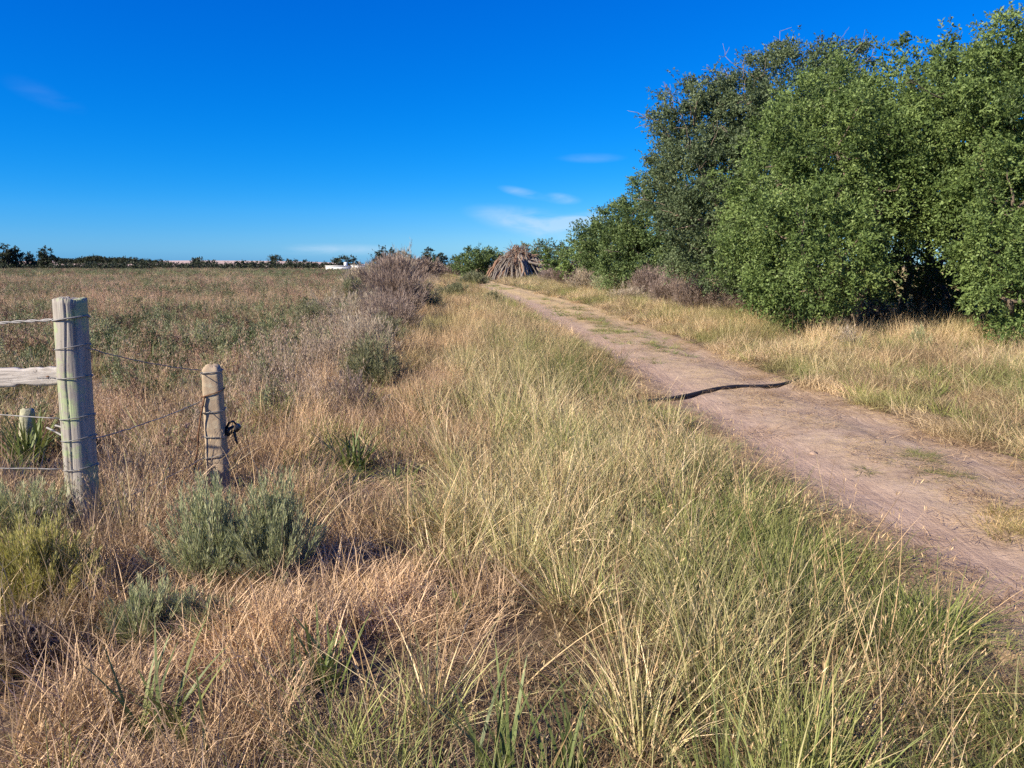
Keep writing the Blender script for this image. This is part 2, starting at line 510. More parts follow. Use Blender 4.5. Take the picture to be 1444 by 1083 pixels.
def track_mat():
    m, n, l = new_mat('sandy_track_soil')
    g = n.new('ShaderNodeNewGeometry')
    at_ = n.new('ShaderNodeAttribute'); at_.attribute_name = 'ts'      # 0..1 across the track
    ay = n.new('ShaderNodeAttribute'); ay.attribute_name = 'ty'        # metres along it
    def noise(scale, detail, vs=(1, 1, 1), rough=0.65):
        mp = n.new('ShaderNodeMapping'); mp.inputs['Scale'].default_value = vs
        l.new(g.outputs['Position'], mp.inputs[0])
        t = n.new('ShaderNodeTexNoise'); t.inputs['Scale'].default_value = scale; t.inputs['Detail'].default_value = detail
        t.inputs['Roughness'].default_value = rough
        l.new(mp.outputs[0], t.inputs['Vector']); return t.outputs[0]
    def mr(src, a, b, c=0.0, d=1.0):
        x = n.new('ShaderNodeMapRange'); x.inputs[1].default_value = a; x.inputs[2].default_value = b
        x.inputs[3].default_value = c; x.inputs[4].default_value = d
        l.new(src, x.inputs[0]); return x.outputs[0]
    def mth(op, a, b):
        x = n.new('ShaderNodeMath'); x.operation = op
        for i, v in enumerate((a, b)):
            if isinstance(v, (int, float)): x.inputs[i].default_value = v
            else: l.new(v, x.inputs[i])
        return x.outputs[0]
    def mix(f, a, c):
        x = n.new('ShaderNodeMix'); x.data_type = 'RGBA'
        l.new(f, x.inputs[0]); l.new(a, x.inputs[6]) if not isinstance(a, tuple) else setattr(x.inputs[6], 'default_value', (*a, 1))
        if isinstance(c, tuple): x.inputs[7].default_value = (*c, 1)
        else: l.new(c, x.inputs[7])
        return x.outputs[2]
    big = noise(0.9, 5)
    r = n.new('ShaderNodeValToRGB')
    r.color_ramp.elements[0].position = 0.3; r.color_ramp.elements[0].color = (0.30, 0.215, 0.155, 1)
    r.color_ramp.elements[1].position = 0.7; r.color_ramp.elements[1].color = (0.43, 0.32, 0.235, 1)
    l.new(noise(3.2, 8), r.inputs[0])
    col = r.outputs[0]
    # paler grey dry patches, darker damp blotches, straw debris between the ruts and at the edges
    col = mix(mr(big, 0.5, 0.68, 0, 0.6), col, (0.45, 0.345, 0.265))
    col = mix(mr(noise(2.2, 7, rough=0.75), 0.56, 0.68, 0, 0.55), col, (0.19, 0.125, 0.085))
    s = at_.outputs['Fac']
    mid = mr(mth('ABSOLUTE', mth('SUBTRACT', s, 0.56), 0), 0.08, 0.24, 1, 0)
    edge = mr(mth('ADD', mth('ABSOLUTE', mth('SUBTRACT', s, 0.5), 0), mth('MULTIPLY', mth('SUBTRACT', noise(1.1, 4), 0.5), 0.35)), 0.27, 0.42, 0, 1)
    straw = mth('MAXIMUM', mth('MULTIPLY', mid, 0.8), edge)
    sfine = mth('MULTIPLY', mr(noise(26, 4, (1, 1, 1), 0.8), 0.43, 0.56), mr(noise(1.6, 5), 0.36, 0.52))
    far = mr(ay.outputs['Fac'], 14, 40, 0, 1)
    smask = mth('MULTIPLY', straw, mth('MAXIMUM', sfine, mth('MULTIPLY', far, 0.8)))
    col = mix(smask, col, (0.47, 0.345, 0.18))
    col = mix(mth('MULTIPLY', mth('MULTIPLY', straw, mr(noise(17, 5, rough=0.75), 0.52, 0.62)), 0.7), col, (0.17, 0.115, 0.07))
    col = mix(mth('MULTIPLY', edge, mr(noise(30, 3, rough=0.8), 0.36, 0.6, 0.85, 0.15)), col, (0.25, 0.165, 0.095))
    farr = mth('MULTIPLY', mr(ay.outputs['Fac'], 16, 30), mth('MULTIPLY', mr(s, 0.36, 0.5), mr(noise(1.3, 6, rough=0.7), 0.35, 0.5, 0.55, 0.95)))
    col = mix(farr, col, (0.47, 0.35, 0.185))
    col = mix(mr(ay.outputs['Fac'], 40, 75, 0, 0.9), col, (0.48, 0.36, 0.2))
    rutc = mr(mth('ABSOLUTE', mth('SUBTRACT', s, 0.24), 0), 0.02, 0.11, 0.55, 0)
    col = mix(rutc, col, (0.40, 0.28, 0.215))
    b = n.new('ShaderNodeBsdfPrincipled'); b.inputs['Roughness'].default_value = 0.95; b.inputs['Specular IOR Level'].default_value = 0.15
    l.new(col, b.inputs['Base Color'])
    bp = n.new('ShaderNodeBump'); bp.inputs['Strength'].default_value = 0.9; bp.inputs['Distance'].default_value = 0.03
    streak = noise(3.0, 6, (6.0, 0.45, 1), 0.7)
    inrut = mr(mth('ABSOLUTE', mth('SUBTRACT', mth('ABSOLUTE', mth('SUBTRACT', s, 0.52), 0), 0.28), 0), 0.04, 0.16, 1, 0)
    col = mix(mth('MULTIPLY', inrut, mr(streak, 0.42, 0.62, 0, 0.45)), col, (0.25, 0.17, 0.125))
    col = mix(mth('MULTIPLY', inrut, mr(streak, 0.46, 0.32, 0, 0.4)), col, (0.50, 0.38, 0.29))
    l.new(col, b.inputs['Base Color'])
    hsum = mth('ADD', mth('ADD', noise(7, 9, rough=0.7), mth('MULTIPLY', noise(45, 4), 0.35)), mth('MULTIPLY', mth('MULTIPLY', inrut, streak), 0.8))
    l.new(hsum, bp.inputs['Height']); l.new(bp.outputs[0], b.inputs['Normal'])
    o = n.new('ShaderNodeOutputMaterial'); l.new(b.outputs[0], o.inputs[0])
    return m


M['ground'] = ground_mat()
M['track'] = track_mat()

# ------------------------------------------------------------------ setting: ground, track, far hill
def axis(fine0, fine1, step, far, growth):
    a = list(np.arange(fine0, fine1, step)); s = step
    while a[-1] < far:
        s *= growth; a.append(a[-1] + s)
    return a


xs = axis(0, 10, 0.18, 2600, 1.13); xs = np.array([-v for v in xs[:0:-1]] + xs)
ys = np.array([-60, -30, -15, -8, -5] + axis(-3, 24, 0.18, 3600, 1.10))
X, Y = np.meshgrid(xs, ys)
sgrid = track_s(X, Y)
Z = gz_base(X, Y) - 0.16 * sstep(-0.02, 0.16, sgrid) * sstep(1.02, 0.84, sgrid) * (1 - sstep(110, 150, Y))
nx, ny = len(xs), len(ys)
idx = (np.arange(ny - 1)[:, None] * nx + np.arange(nx - 1)[None]).ravel()
Fq = np.stack([idx, idx + 1, idx + nx + 1, idx + nx], 1)
link('ground', make_mesh('ground', np.stack([X, Y, Z], -1).reshape(-1, 3), Fq, mat=M['ground'], smooth=True), kind='structure')

ss = np.linspace(-0.08, 1.08, 64)
yt = np.concatenate([np.arange(-4, 16, 0.06), np.geomspace(16, 135, 220)])
SS, YT = np.meshgrid(ss, yt)
XT = xL(YT) + SS * (xR(YT) - xL(YT))
ZT = track_z(XT, YT) + 0.008 - 0.10 * (sstep(0.06, -0.08, SS) + sstep(0.94, 1.08, SS)) - 0.3 * sstep(105, 135, YT)
nx, ny = len(ss), len(yt)
idx = (np.arange(ny - 1)[:, None] * nx + np.arange(nx - 1)[None]).ravel()
Fq = np.stack([idx, idx + 1, idx + nx + 1, idx + nx], 1)
link('dirt_track', make_mesh('dirt_track', np.stack([XT, YT, ZT], -1).reshape(-1, 3), Fq, {'ts': SS.ravel(), 'ty': YT.ravel()}, M['track'], True), kind='structure')

hx = np.linspace(-900, -60, 80); hy = np.linspace(560, 1100, 30)
HX, HY = np.meshgrid(hx, hy)
ridge = sstep(-600, -420, HX / HY * 850 + 130) * 1.0
HZ = -1.0 + 6.6 * np.exp(-((HY - 820) / 150) ** 2) * (0.75 + 0.35 * fbm(HX / 160, HY / 160, 9)) * sstep(-80, -240, HX) * sstep(-900, -640, HX)
nx, ny = 80, 30
idx = (np.arange(ny - 1)[:, None] * nx + np.arange(nx - 1)[None]).ravel()
link('far_hill', make_mesh('far_hill', np.stack([HX, HY, HZ], -1).reshape(-1, 3), np.stack([idx, idx + 1, idx + nx + 1, idx + nx], 1), mat=M['hill'], smooth=True), kind='structure')

# ------------------------------------------------------------------ trees
def crown_mesh(name, lobes, density, leaf, mat, clump_r=0.42, flat=0.0, interior=0.25, zmin=0.15):
    """lobes: (centre, radii). Leaves sit in small clumps spread over each lobe, in short outward sprigs."""
    Vs = []
    for c, r in lobes:
        c = np.asarray(c, float); r = np.asarray(r, float)
        area = 4 * math.pi * (((r[0] * r[1]) ** 1.6 + (r[0] * r[2]) ** 1.6 + (r[1] * r[2]) ** 1.6) / 3) ** (1 / 1.6)
        K = max(8, int(area / (clump_r ** 2 * 1.75)))
        dirs = rand_unit(K)
        rad = np.where(rng.uniform(0, 1, K) < interior, rng.uniform(0.45, 0.8, K), rng.uniform(0.74, 1.14, K))
        lump = vnoise(dirs[:, 0] * 2.4 + c[0] * 3, dirs[:, 2] * 2.4 + dirs[:, 1] * 1.7 + c[2] * 3, 17)
        rad = rad * (0.66 + 0.46 * lump)
        cc = c + dirs * r * rad[:, None]
        out = norm(dirs / r)
        per = max(20, int(density * clump_r ** 2))
        sprigs = max(5, per // 11)
        cr = clump_r * rng.uniform(0.6, 1.25, K)
        sd_ = norm(np.repeat(out, sprigs, 0) * 0.75 + rng.normal(size=(K * sprigs, 3)) * 0.62 + np.array([0, 0, 0.12]))
        sl = np.repeat(cr, sprigs) * rng.uniform(0.55, 1.15, K * sprigs)
        sc = np.repeat(cc, sprigs, 0) + rng.normal(size=(K * sprigs, 3)) * (np.repeat(cr, sprigs) * 0.24)[:, None]
        m_ = max(3, per // sprigs)
        n = K * sprigs * m_
        u = rng.uniform(0.1, 1.0, n)
        D = np.repeat(sd_, m_, 0)
        base = np.repeat(sc, m_, 0) + D * (np.repeat(sl, m_) * u)[:, None] - np.array([0, 0, 1.0]) * (u ** 2 * np.repeat(sl, m_) * 0.16)[:, None]
        ld = norm(D * 0.55 + rng.normal(size=(n, 3)) * 0.62)
        br = np.clip(0.5 + 0.24 * np.repeat(rng.normal(size=K), sprigs * m_) + 0.22 * rng.normal(size=n), 0, 1)
        ok = base[:, 2] > zmin + rng.uniform(0, 0.3, n)
        k = ok.sum()
        Vs.append(leaves(base[ok], ld[ok], leaf[0] * rng.uniform(0.6, 1.3, k), leaf[1] * rng.uniform(0.7, 1.25, k), br[ok]))
    V, F, A = join(Vs)
    return make_mesh(name, V, F, A, mat)


def wobble_path(a, b, n=7, amt=0.06):
    a, b = np.asarray(a, float), np.asarray(b, float)
    t = np.linspace(0, 1, n)[:, None]
    L = np.linalg.norm(b - a)
    P = a + (b - a) * t
    w = np.cumsum(rng.normal(size=(n, 3)) * amt * L / math.sqrt(n), 0)
    w = w - t * w[-1] - (1 - t) * w[0]
    return P + w


def tree(name, label, cat, base, lobes, density, leaf, mat, trunk_r, group=None, clump_r=0.42, stems=1, twigs=10, bare=0, interior=0.25, bark='bark'):
    base = np.asarray(base, float)
    base[2] = float(gz(base[0], base[1])) - 0.05
    root = link(name, None, label=label, cat=cat, group=group, loc=base)
    L = [(np.asarray(c, float) - base, r) for c, r in lobes]
    link('crown', crown_mesh(name + '_crown', L, density, leaf, mat, clump_r, interior=interior, zmin=0.02 + 0.05), root)
    T = []
    feet = [np.array([rng.normal() * 0.12 * stems, rng.normal() * 0.12 * stems, 0]) for _ in range(stems)]
    for i, (c, r) in enumerate(L):
        f = feet[i % stems]
        P = wobble_path(f, c, 8, 0.07)
        V, F = tube(P, np.linspace(trunk_r, trunk_r * 0.35, 8), 7); T.append((V, F, {}))
    link('trunk', make_mesh(name + '_trunk', *join(T)[:2], mat=M[bark], smooth=True), root)
    Tw = []
    for c, r in L:
        for k in range(twigs):
            d = rand_unit(1)[0]; d[2] = d[2] * 0.6 + 0.15
            V, F = tube(wobble_path(c, c + d * np.asarray(r) * rng.uniform(0.8, 1.0), 6, 0.10), np.linspace(trunk_r * 0.28, 0.008, 6), 5); Tw.append((V, F, {}))
        for k in range(bare):
            d = rand_unit(1)[0]; d[2] = abs(d[2]) * 0.8 + 0.2; d /= np.linalg.norm(d)
            tip = c + d * np.asarray(r) * rng.uniform(1.1, 1.28)
            P = wobble_path(c + d * np.asarray(r) * 0.7, tip, 5, 0.12)
            V, F = tube(P, np.linspace(0.016, 0.004, 5), 4); Tw.append((V, F, {}))
            for q in range(4):
                s0 = P[rng.integers(2, 5)]
                V, F = tube(wobble_path(s0, s0 + norm(d + rng.normal(size=3) * 0.7) * rng.uniform(0.15, 0.4), 4, 0.1), np.linspace(0.007, 0.003, 4), 4); Tw.append((V, F, {}))
    if Tw:
        link('twigs', make_mesh(name + '_twigs', *join(Tw)[:2], mat=M['twig'] if bare > 2 else M['bark'], smooth=True), root)['kind'] = 'stuff'
    return root


def lobe(px, py, y, rx, ry=None, rdepth=None):
    """lobe centred at a pixel at distance y; rx, ry half-sizes in photograph pixels"""
    c = at_y(px, py, y); k = y / FPX
    rx_, rz_ = rx * k, (ry or rx) * k
    return (c, (rx_, rdepth or (rx_ + rz_) / 2, rz_))


rseed(11)
gR = 'trees along the right side of the track'
LB = (0.072, 0.031)
# bright foreground shrub-tree
tree('bushy_tree', 'broad bright green bushy tree reaching the ground just left of the dark hollow', 'tree', (6.9, 16.6, 0),
     [lobe(1180, 215, 16.8, 115, 95), lobe(1095, 255, 17.2, 70, 80), lobe(1130, 345, 15.9, 92, 92), lobe(1235, 275, 16.6, 88, 75), lobe(1190, 370, 15.4, 70, 66), lobe(1255, 180, 17.6, 85, 80), lobe(1160, 140, 18.4, 60, 45), lobe(1070, 350, 17.0, 60, 70), lobe(1110, 415, 16.2, 50, 35)],
     1800, LB, M['leaf_bright'], 0.11, gR, 0.40, 3, 3)
tree('bushy_tree', 'tallest bright green tree right of the dark hollow, cut by the edge of the view', 'tree', (10.6, 15.4, 0),
     [lobe(1390, 175, 15.6, 110, 122), lobe(1485, 150, 15.4, 110, 130), lobe(1430, 300, 14.4, 88, 95), lobe(1530, 330, 14.4, 110, 120), lobe(1425, 425, 13.7, 62, 52), lobe(1405, 355, 14.2, 56, 62), lobe(1500, 450, 13.6, 70, 60), lobe(1395, 265, 15.6, 66, 85), lobe(1330, 205, 17.0, 80, 85), lobe(1425, 88, 16.2, 66, 56), lobe(1600, 200, 15.5, 120, 180)],
     1800, LB, M['leaf_bright'], 0.14, gR, 0.40, 4, 3, 1)
tree('bushy_tree', 'shaded green tree in the hollow behind the two bright bushy trees', 'tree', (10.2, 19.5, 0),
     [lobe(1300, 250, 21.5, 110, 100), lobe(1310, 345, 23, 110, 95), lobe(1290, 140, 21, 80, 75), lobe(1400, 250, 21, 140, 150), lobe(1200, 330, 19.5, 110, 100), lobe(1110, 330, 20, 90, 90), lobe(1430, 400, 19, 120, 70)],
     560, (0.12, 0.052), M['leaf_mid'], 0.10, gR, 0.5, 5, 8)
tree('grey_green_tree', 'tall dark grey-green tree with twiggy open top behind the bright bushy tree', 'tree', (7.8, 23.5, 0),
     [lobe(1115, 140, 24, 100, 72), lobe(1040, 160, 24, 72, 62), lobe(978, 182, 23.6, 68, 56), lobe(992, 245, 23, 82, 68), lobe(1065, 225, 23.4, 80, 80), lobe(1180, 130, 24.5, 60, 55), lobe(1005, 312, 22.5, 86, 76), lobe(1035, 365, 22, 60, 45), lobe(1160, 220, 24.5, 90, 90)],
     1500, (0.082, 0.036), M['leaf_grey'], 0.13, gR, 0.42, 3, 4, 7, 0.3)
tree('bushy_tree', 'low rounded mid green tree at the left end of the row of tall trees', 'tree', (7.2, 39, 0),
     [lobe(930, 320, 38.5, 76, 62), lobe(985, 345, 37.5, 74, 58), lobe(880, 340, 39.5, 60, 47), lobe(1000, 300, 38.5, 60, 58), lobe(915, 365, 38.0, 68, 34), lobe(850, 355, 41.0, 48, 33), lobe(925, 280, 40.0, 50, 42)],
     560, (0.13, 0.055), M['leaf_mid'], 0.10, gR, 0.6, 3, 4, 3)
tree('bushy_tree', 'bright yellow-green shrub tree end nearest the brush pile', 'tree', (5.4, 48, 0),
     [lobe(845, 352, 49.0, 42, 36), lobe(820, 368, 48.0, 30, 20), lobe(870, 362, 48.0, 38, 30), lobe(795, 368, 51.0, 26, 16)],
     330, (0.17, 0.075), M['leaf_bright'], 0.08, gR, 0.5, 2, 5, 2)
tree('round_bush', 'rounded green bush standing left of the grey brush pile', 'bush', (-3.6, 84, 0),
     [lobe(672, 366, 84, 26, 19), lobe(655, 371, 83, 18, 14), lobe(690, 370, 85, 20, 16)],
     330, (0.18, 0.09), M['leaf_mid'], 0.12, None, 0.7, 2, 5)
tree('dark_bush', 'dark green bush showing above the brush pile on its right', 'bush', (3.6, 88, 0),
     [lobe(758, 350, 88, 17, 13), lobe(775, 352, 88, 13, 10), lobe(745, 352, 90, 12, 9), lobe(765, 365, 88, 30, 14)],
     130, (0.2, 0.09), M['leaf_grey'], 0.12, None, 0.7, 2, 5, 2)
tree('dark_bush', 'small dark bush at the edge of the trees right of the brush pile', 'bush', (5.2, 82, 0),
     [lobe(793, 354, 82, 14, 9), lobe(805, 362, 80, 18, 12)],
     130, (0.2, 0.09), M['leaf_dark'], 0.1, None, 0.6, 2, 4, 2)
# far trees beyond the weeds
gf = 'distant trees at the end of the track'
for px, py, y, w, h, nm, lb, mt in (
        (545, 363, 120, 20, 13, 'far_tree', 'dark tree rising behind the dry weeds at the far end of the fence line', 'leaf_dark'),
        (572, 366, 125, 13, 10, 'far_tree', 'small dark tree behind the tall dry reeds', 'leaf_dark'),
        (607, 361, 130, 11, 13, 'far_tree', 'tallest dark tree above the white tank at the end of the track', 'leaf_dark'),
        (620, 366, 135, 9, 10, 'far_tree', 'slim dark tree just right of the tree above the white tank', 'leaf_dark'),
        (596, 369, 132, 9, 8, 'far_tree', 'small dark tree left of the tree above the white tank', 'leaf_grey'),
        (610, 377, 120, 15, 8, 'far_bush', 'low green bush at the foot of the tree above the white tank', 'leaf_mid'),
        (646, 370, 128, 12, 10, 'far_bush', 'dull green bush peeping out left of the rounded green bush', 'leaf_grey')):
    b = at_y(px, 380, y)
    L = [lobe(px, py, y, w * 0.8, h), lobe(px - w * 0.5, py + h * 0.4, y, w * 0.55, h * 0.7), lobe(px + w * 0.5, py + h * 0.45, y + 1, w * 0.55, h * 0.65)]
    tree(nm, lb, 'tree' if 'tree' in nm else 'bush', b, L, 110, (0.26, 0.13), M[mt], 0.16, gf, 0.75, 1, 4, 1)
# skyline trees on the left
gs = 'trees on the left skyline'
for px, top, y, w, lb in (
        (8, 348, 230, 11, 'dark conifer-like tree at the very left end of the skyline'),
        (21, 352, 232, 10, 'narrow dark tree second from the left end of the skyline'),
        (41, 360, 235, 8, 'smallest dark tree of the left skyline, between the narrow and the widest ones'),
        (66, 352, 225, 14, 'widest dark tree of the left skyline, right of the smallest one'),
        (389, 360, 400, 7, 'lone round dark tree on the pale ridge in the middle of the field horizon')):
    yb = 380 if px < 100 else 372
    b = at_y(px, 381, y); hh = (yb - top)
    if px < 100:
        L = [lobe(px, top + hh * 0.25, y, w * 0.5, hh * 0.27), lobe(px - w * 0.3, top + hh * 0.55, y, w * 0.6, hh * 0.35), lobe(px + w * 0.4, top + hh * 0.6, y, w * 0.65, hh * 0.35)]
    else:
        L = [lobe(px, 365, y, w, 4.5), lobe(px - 3, 367, y, w * 0.7, 3.5)]
    tree('skyline_tree', lb, 'tree', b, L, 55, (0.5, 0.26), M['leaf_dark'], 0.25, gs, 1.1, 1, 4, 0)
tree('dark_bush', 'domed dark bush behind the long white building', 'bush', at_y(487, 381, 215),
     [lobe(487, 372, 215, 17, 9), lobe(500, 375, 215, 13, 7), lobe(474, 375, 214, 12, 7)], 30, (0.5, 0.24), M['leaf_dark'], 0.2, None, 1.0, 2, 4)

# ------------------------------------------------------------------ shrubs (feathery)
def feather(n_st, n_lf, H, Rr, ll, lw, up=0.8, spread=1.0, dome=0.5, stem_w=0.004, low=0.3, curve=0.6):
    """a bush of many thin upright stems with fine leaves; returns foliage and stems"""
    phi = rng.uniform(0, 2 * math.pi, n_st)
    q = np.sqrt(rng.uniform(0, 1, n_st))
    base = np.stack([np.cos(phi) * q * Rr * 0.3, np.sin(phi) * q * Rr * 0.3, np.zeros(n_st)], 1)
    nb = 9; bi = rng.integers(0, nb, n_st); bph = rng.uniform(0, 2 * math.pi, nb); bq = rng.uniform(0.1, 1.0, nb); bh_ = rng.uniform(0.48, 1.15, nb)
    loose = rng.uniform(size=n_st) < 0.25
    phi = np.where(loose, phi, bph[bi] + rng.normal(0, 0.42, n_st)); q = np.where(loose, q, np.clip(bq[bi] + rng.normal(0, 0.14, n_st), 0, 1.15))
    h = H * (1 - dome * np.minimum(q, 1) ** 2) * rng.uniform(0.7, 1.08, n_st) * bh_[bi]
    out = q * Rr * spread * rng.uniform(0.7, 1.1, n_st)
    dphi = phi + rng.normal(0, 0.35, n_st)
    tip = base + np.stack([np.cos(dphi) * out * 0.75, np.sin(dphi) * out * 0.75, h], 1)
    mid = base * 0.5 + tip * 0.5 + np.stack([np.cos(dphi) * out, np.sin(dphi) * out, np.zeros(n_st)], 1) * 0.12 * curve

    def pt(i, t):
        t = t[:, None]
        return base[i] * (1 - t) ** 2 + 2 * mid[i] * t * (1 - t) + tip[i] * t ** 2
    i = np.repeat(np.arange(n_st), n_lf)
    t = low + (1 - low) * rng.uniform(0, 1, len(i)) ** 0.8
    p = pt(i, t); tg = norm(2 * (mid[i] - base[i]) * (1 - t)[:, None] + 2 * (tip[i] - mid[i]) * t[:, None])
    jit = rand_unit(len(i))
    ld = norm(tg * up + jit * (1 - up) * 1.2)
    p = p + jit * (0.05 * Rr * rng.uniform(0, 1, len(i)))[:, None]
    br = np.clip(0.5 + 0.18 * np.repeat(rng.normal(size=n_st), n_lf) + 0.2 * rng.normal(size=len(i)), 0, 1)
    fol = leaves(p, ld, ll * rng.uniform(0.6, 1.4, len(i)), lw * rng.uniform(0.7, 1.3, len(i)), br)
    ts = np.linspace(0, 1, 5)
    a = rng.uniform(0, 2 * math.pi, n_st); wv = np.stack([np.cos(a), np.sin(a), np.zeros(n_st)], 1)
    V = np.empty((n_st, 10, 3))
    for k, tt in enumerate(ts):
        pp = pt(np.arange(n_st), np.full(n_st, tt)); w = stem_w * (1 - 0.7 * tt)
        V[:, 2 * k] = pp - wv * w / 2; V[:, 2 * k + 1] = pp + wv * w / 2
    f = []
    for k in range(4): f += [(2 * k, 2 * k + 1, 2 * k + 3), (2 * k, 2 * k + 3, 2 * k + 2)]
    F = (np.array(f)[None] + (np.arange(n_st) * 10)[:, None, None]).reshape(-1, 3)
    st = (V.reshape(-1, 3), F, {'bh': np.tile(np.repeat(ts, 2), n_st), 'br': np.repeat(rng.uniform(0, 1, n_st), 10)})
    return fol, st


def bush(name, label, loc, H, Rr, mat, n_st=120, n_lf=45, ll=0.045, lw=0.006, group=None, cat='shrub', stem_mat='forb', lift=0.0, **kw):
    x, y = float(loc[0]), float(loc[1])
    fol, st = feather(n_st, n_lf, H, Rr, ll, lw, **kw)
    root = link(name, None, label=label, cat=cat, group=group, loc=(x, y, float(gz(x, y)) - 0.03 + lift))
    root.rotation_euler = (0, 0, rng.uniform(0, 6.28))
    link('foliage', make_mesh(name + '_foliage', *fol, mat=M[mat]), root)
    link('stems', make_mesh(name + '_stems', *st, mat=M[stem_mat]), root)['kind'] = 'stuff'
    return root


rseed(23)
# foreground sage clumps beside the posts
gsg = 'grey-green sage bushes near the fence posts'
bush('sage_bush', 'large grey-green sage bush below the concrete post, left half of the pair', at(300, 838), 0.52, 0.30, 'sage', 210, 80, 0.034, 0.0034, gsg)
bush('sage_bush', 'darker grey-green sage bush right of its twin below the concrete post', at(388, 832), 0.55, 0.30, 'sage', 210, 80, 0.034, 0.0034, gsg)
bush('sage_bush', 'low pale sage clump in the dry grass in front of the paired sage bushes', at(205, 915), 0.32, 0.22, 'sage', 120, 60, 0.034, 0.0034, gsg)
bush('sage_bush', 'grey-green feathery bush in front of the wooden post, above the yellow bush', at(30, 782), 0.50, 0.33, 'sage', 190, 75, 0.034, 0.0034, gsg)
bush('yellow_bush', 'yellow-green feathery bush at the foot of the wooden post', at(68, 872), 0.41, 0.31, 'sage_yellow', 210, 85, 0.036, 0.0036, None)
bush('sage_bush', 'thin sage clump at the left edge below the yellow bush', at(20, 960), 0.26, 0.2, 'forb', 120, 40, 0.05, 0.005, gsg)
bush('sage_bush', 'sparse sage sprigs between the yellow bush and the low pale sage clump', at(285, 905), 0.24, 0.2, 'sage', 60, 40, 0.036, 0.0036, gsg)
# weeds and bushes along the old fence line
gw = 'weeds and bushes along the old fence line'
FL = [
    ('olive_bush', 'green-grey bush at the near end of the row of dry weeds', (530, 552), 0.72, 0.52, 'sage_dark', 200, 60, 0.055, 0.0065),
    ('dry_weed', 'pale bleached weeds just behind the green-grey bush', (515, 520), 0.95, 0.55, 'forb_pale', 200, 40, 0.07, 0.006),
    ('dry_weed', 'purplish brown weed clump beyond the pale bleached weeds', (545, 478), 1.15, 0.9, 'forb', 240, 46, 0.10, 0.008),
    ('dry_weed', 'low bleached weed clump left of the green-grey bush', (470, 520), 0.6, 0.45, 'forb_pale', 150, 40, 0.07, 0.006),
    ('dry_weed', 'wide brown weed mound halfway along the fence line', (560, 442), 1.3, 1.4, 'forb', 320, 46, 0.14, 0.011),
    ('olive_bush', 'grey-green bush on the field side of the wide brown weed mound', (500, 436), 1.0, 1.0, 'sage_dark', 260, 50, 0.12, 0.014),
    ('dry_weed', 'dark brown weeds on the track side of the fence line', (590, 440), 1.0, 0.9, 'sage_dark', 220, 50, 0.12, 0.012),
    ('dry_weed', 'tall reddish brown weeds in the middle of the fence line', (555, 418), 1.75, 2.1, 'forb', 340, 50, 0.22, 0.017),
    ('dry_weed', 'bleached grey weeds left of the tall reddish weeds', (515, 412), 1.4, 1.5, 'forb_pale', 240, 45, 0.2, 0.018),
    ('dry_weed', 'tall thin dry reeds standing above the far weeds', (572, 404), 3.0, 1.3, 'forb_pale', 80, 30, 0.35, 0.02),
    ('dry_weed', 'far brown weed mass near the white tank', (556, 400), 2.1, 2.5, 'forb', 300, 50, 0.35, 0.035),
    ('olive_bush', 'far grey-green bush among the brown weeds', (530, 406), 1.7, 2.0, 'sage_dark', 240, 50, 0.28, 0.03),
    ('dry_weed', 'farthest brown weeds before the dark trees', (590, 394), 2.0, 3.2, 'forb', 260, 45, 0.45, 0.05),
    ('dry_weed', 'sparse bleached weeds between the low bleached clump and the pale bleached weeds', (495, 500), 0.75, 0.6, 'forb_pale', 130, 30, 0.08, 0.006),
    ('dry_weed', 'thin brown weeds in front of the green-grey bush, near the dry grass', (500, 590), 0.5, 0.4, 'forb', 90, 30, 0.05, 0.005),
    ('dry_weed', 'brown weeds between the purplish clump and the wide mound', (560, 458), 1.1, 0.9, 'forb', 200, 42, 0.11, 0.009),
    ('dry_weed', 'pale ragged weeds on the field side of the purplish brown clump', (510, 470), 1.0, 0.9, 'forb_pale', 180, 36, 0.10, 0.008),
    ('olive_bush', 'grey-green low bush between the bleached weeds and the purplish clump', (545, 498), 0.7, 0.6, 'sage_dark', 160, 45, 0.07, 0.008),
    ('dry_weed', 'ragged bleached weeds on the field side, level with the wide brown mound', (478, 452), 0.8, 1.0, 'forb_pale', 170, 34, 0.11, 0.009),
    ('olive_bush', 'small dark olive bush in the grass strip left of the track', (640, 420), 0.75, 1.0, 'sage_dark', 200, 45, 0.12, 0.014),
    ('olive_bush', 'round dark olive bush close to the near part of the grass strip', (695, 432), 0.55, 0.6, 'sage_dark', 180, 45, 0.09, 0.010),
    ('olive_bush', 'low olive bush near the far end of the grass strip', (668, 402), 0.9, 1.5, 'sage_dark', 180, 45, 0.2, 0.022),
    ('olive_bush', 'dark low bush beside the fence line weeds, left of the bleached weeds', (440, 470), 0.7, 0.7, 'sage_dark', 200, 45, 0.08, 0.009),
]
for nm, lb, p, H, Rr, mt, a, b, ll, lw in FL:
    dome = 0.25 if mt.startswith('forb') else 0.5
    bush(nm, lb, at(*p), H, Rr, mt, a, b, ll, lw, gw, 'weed' if 'weed' in nm else 'shrub', up=0.8 if mt.startswith('forb') else 0.62, dome=dome)
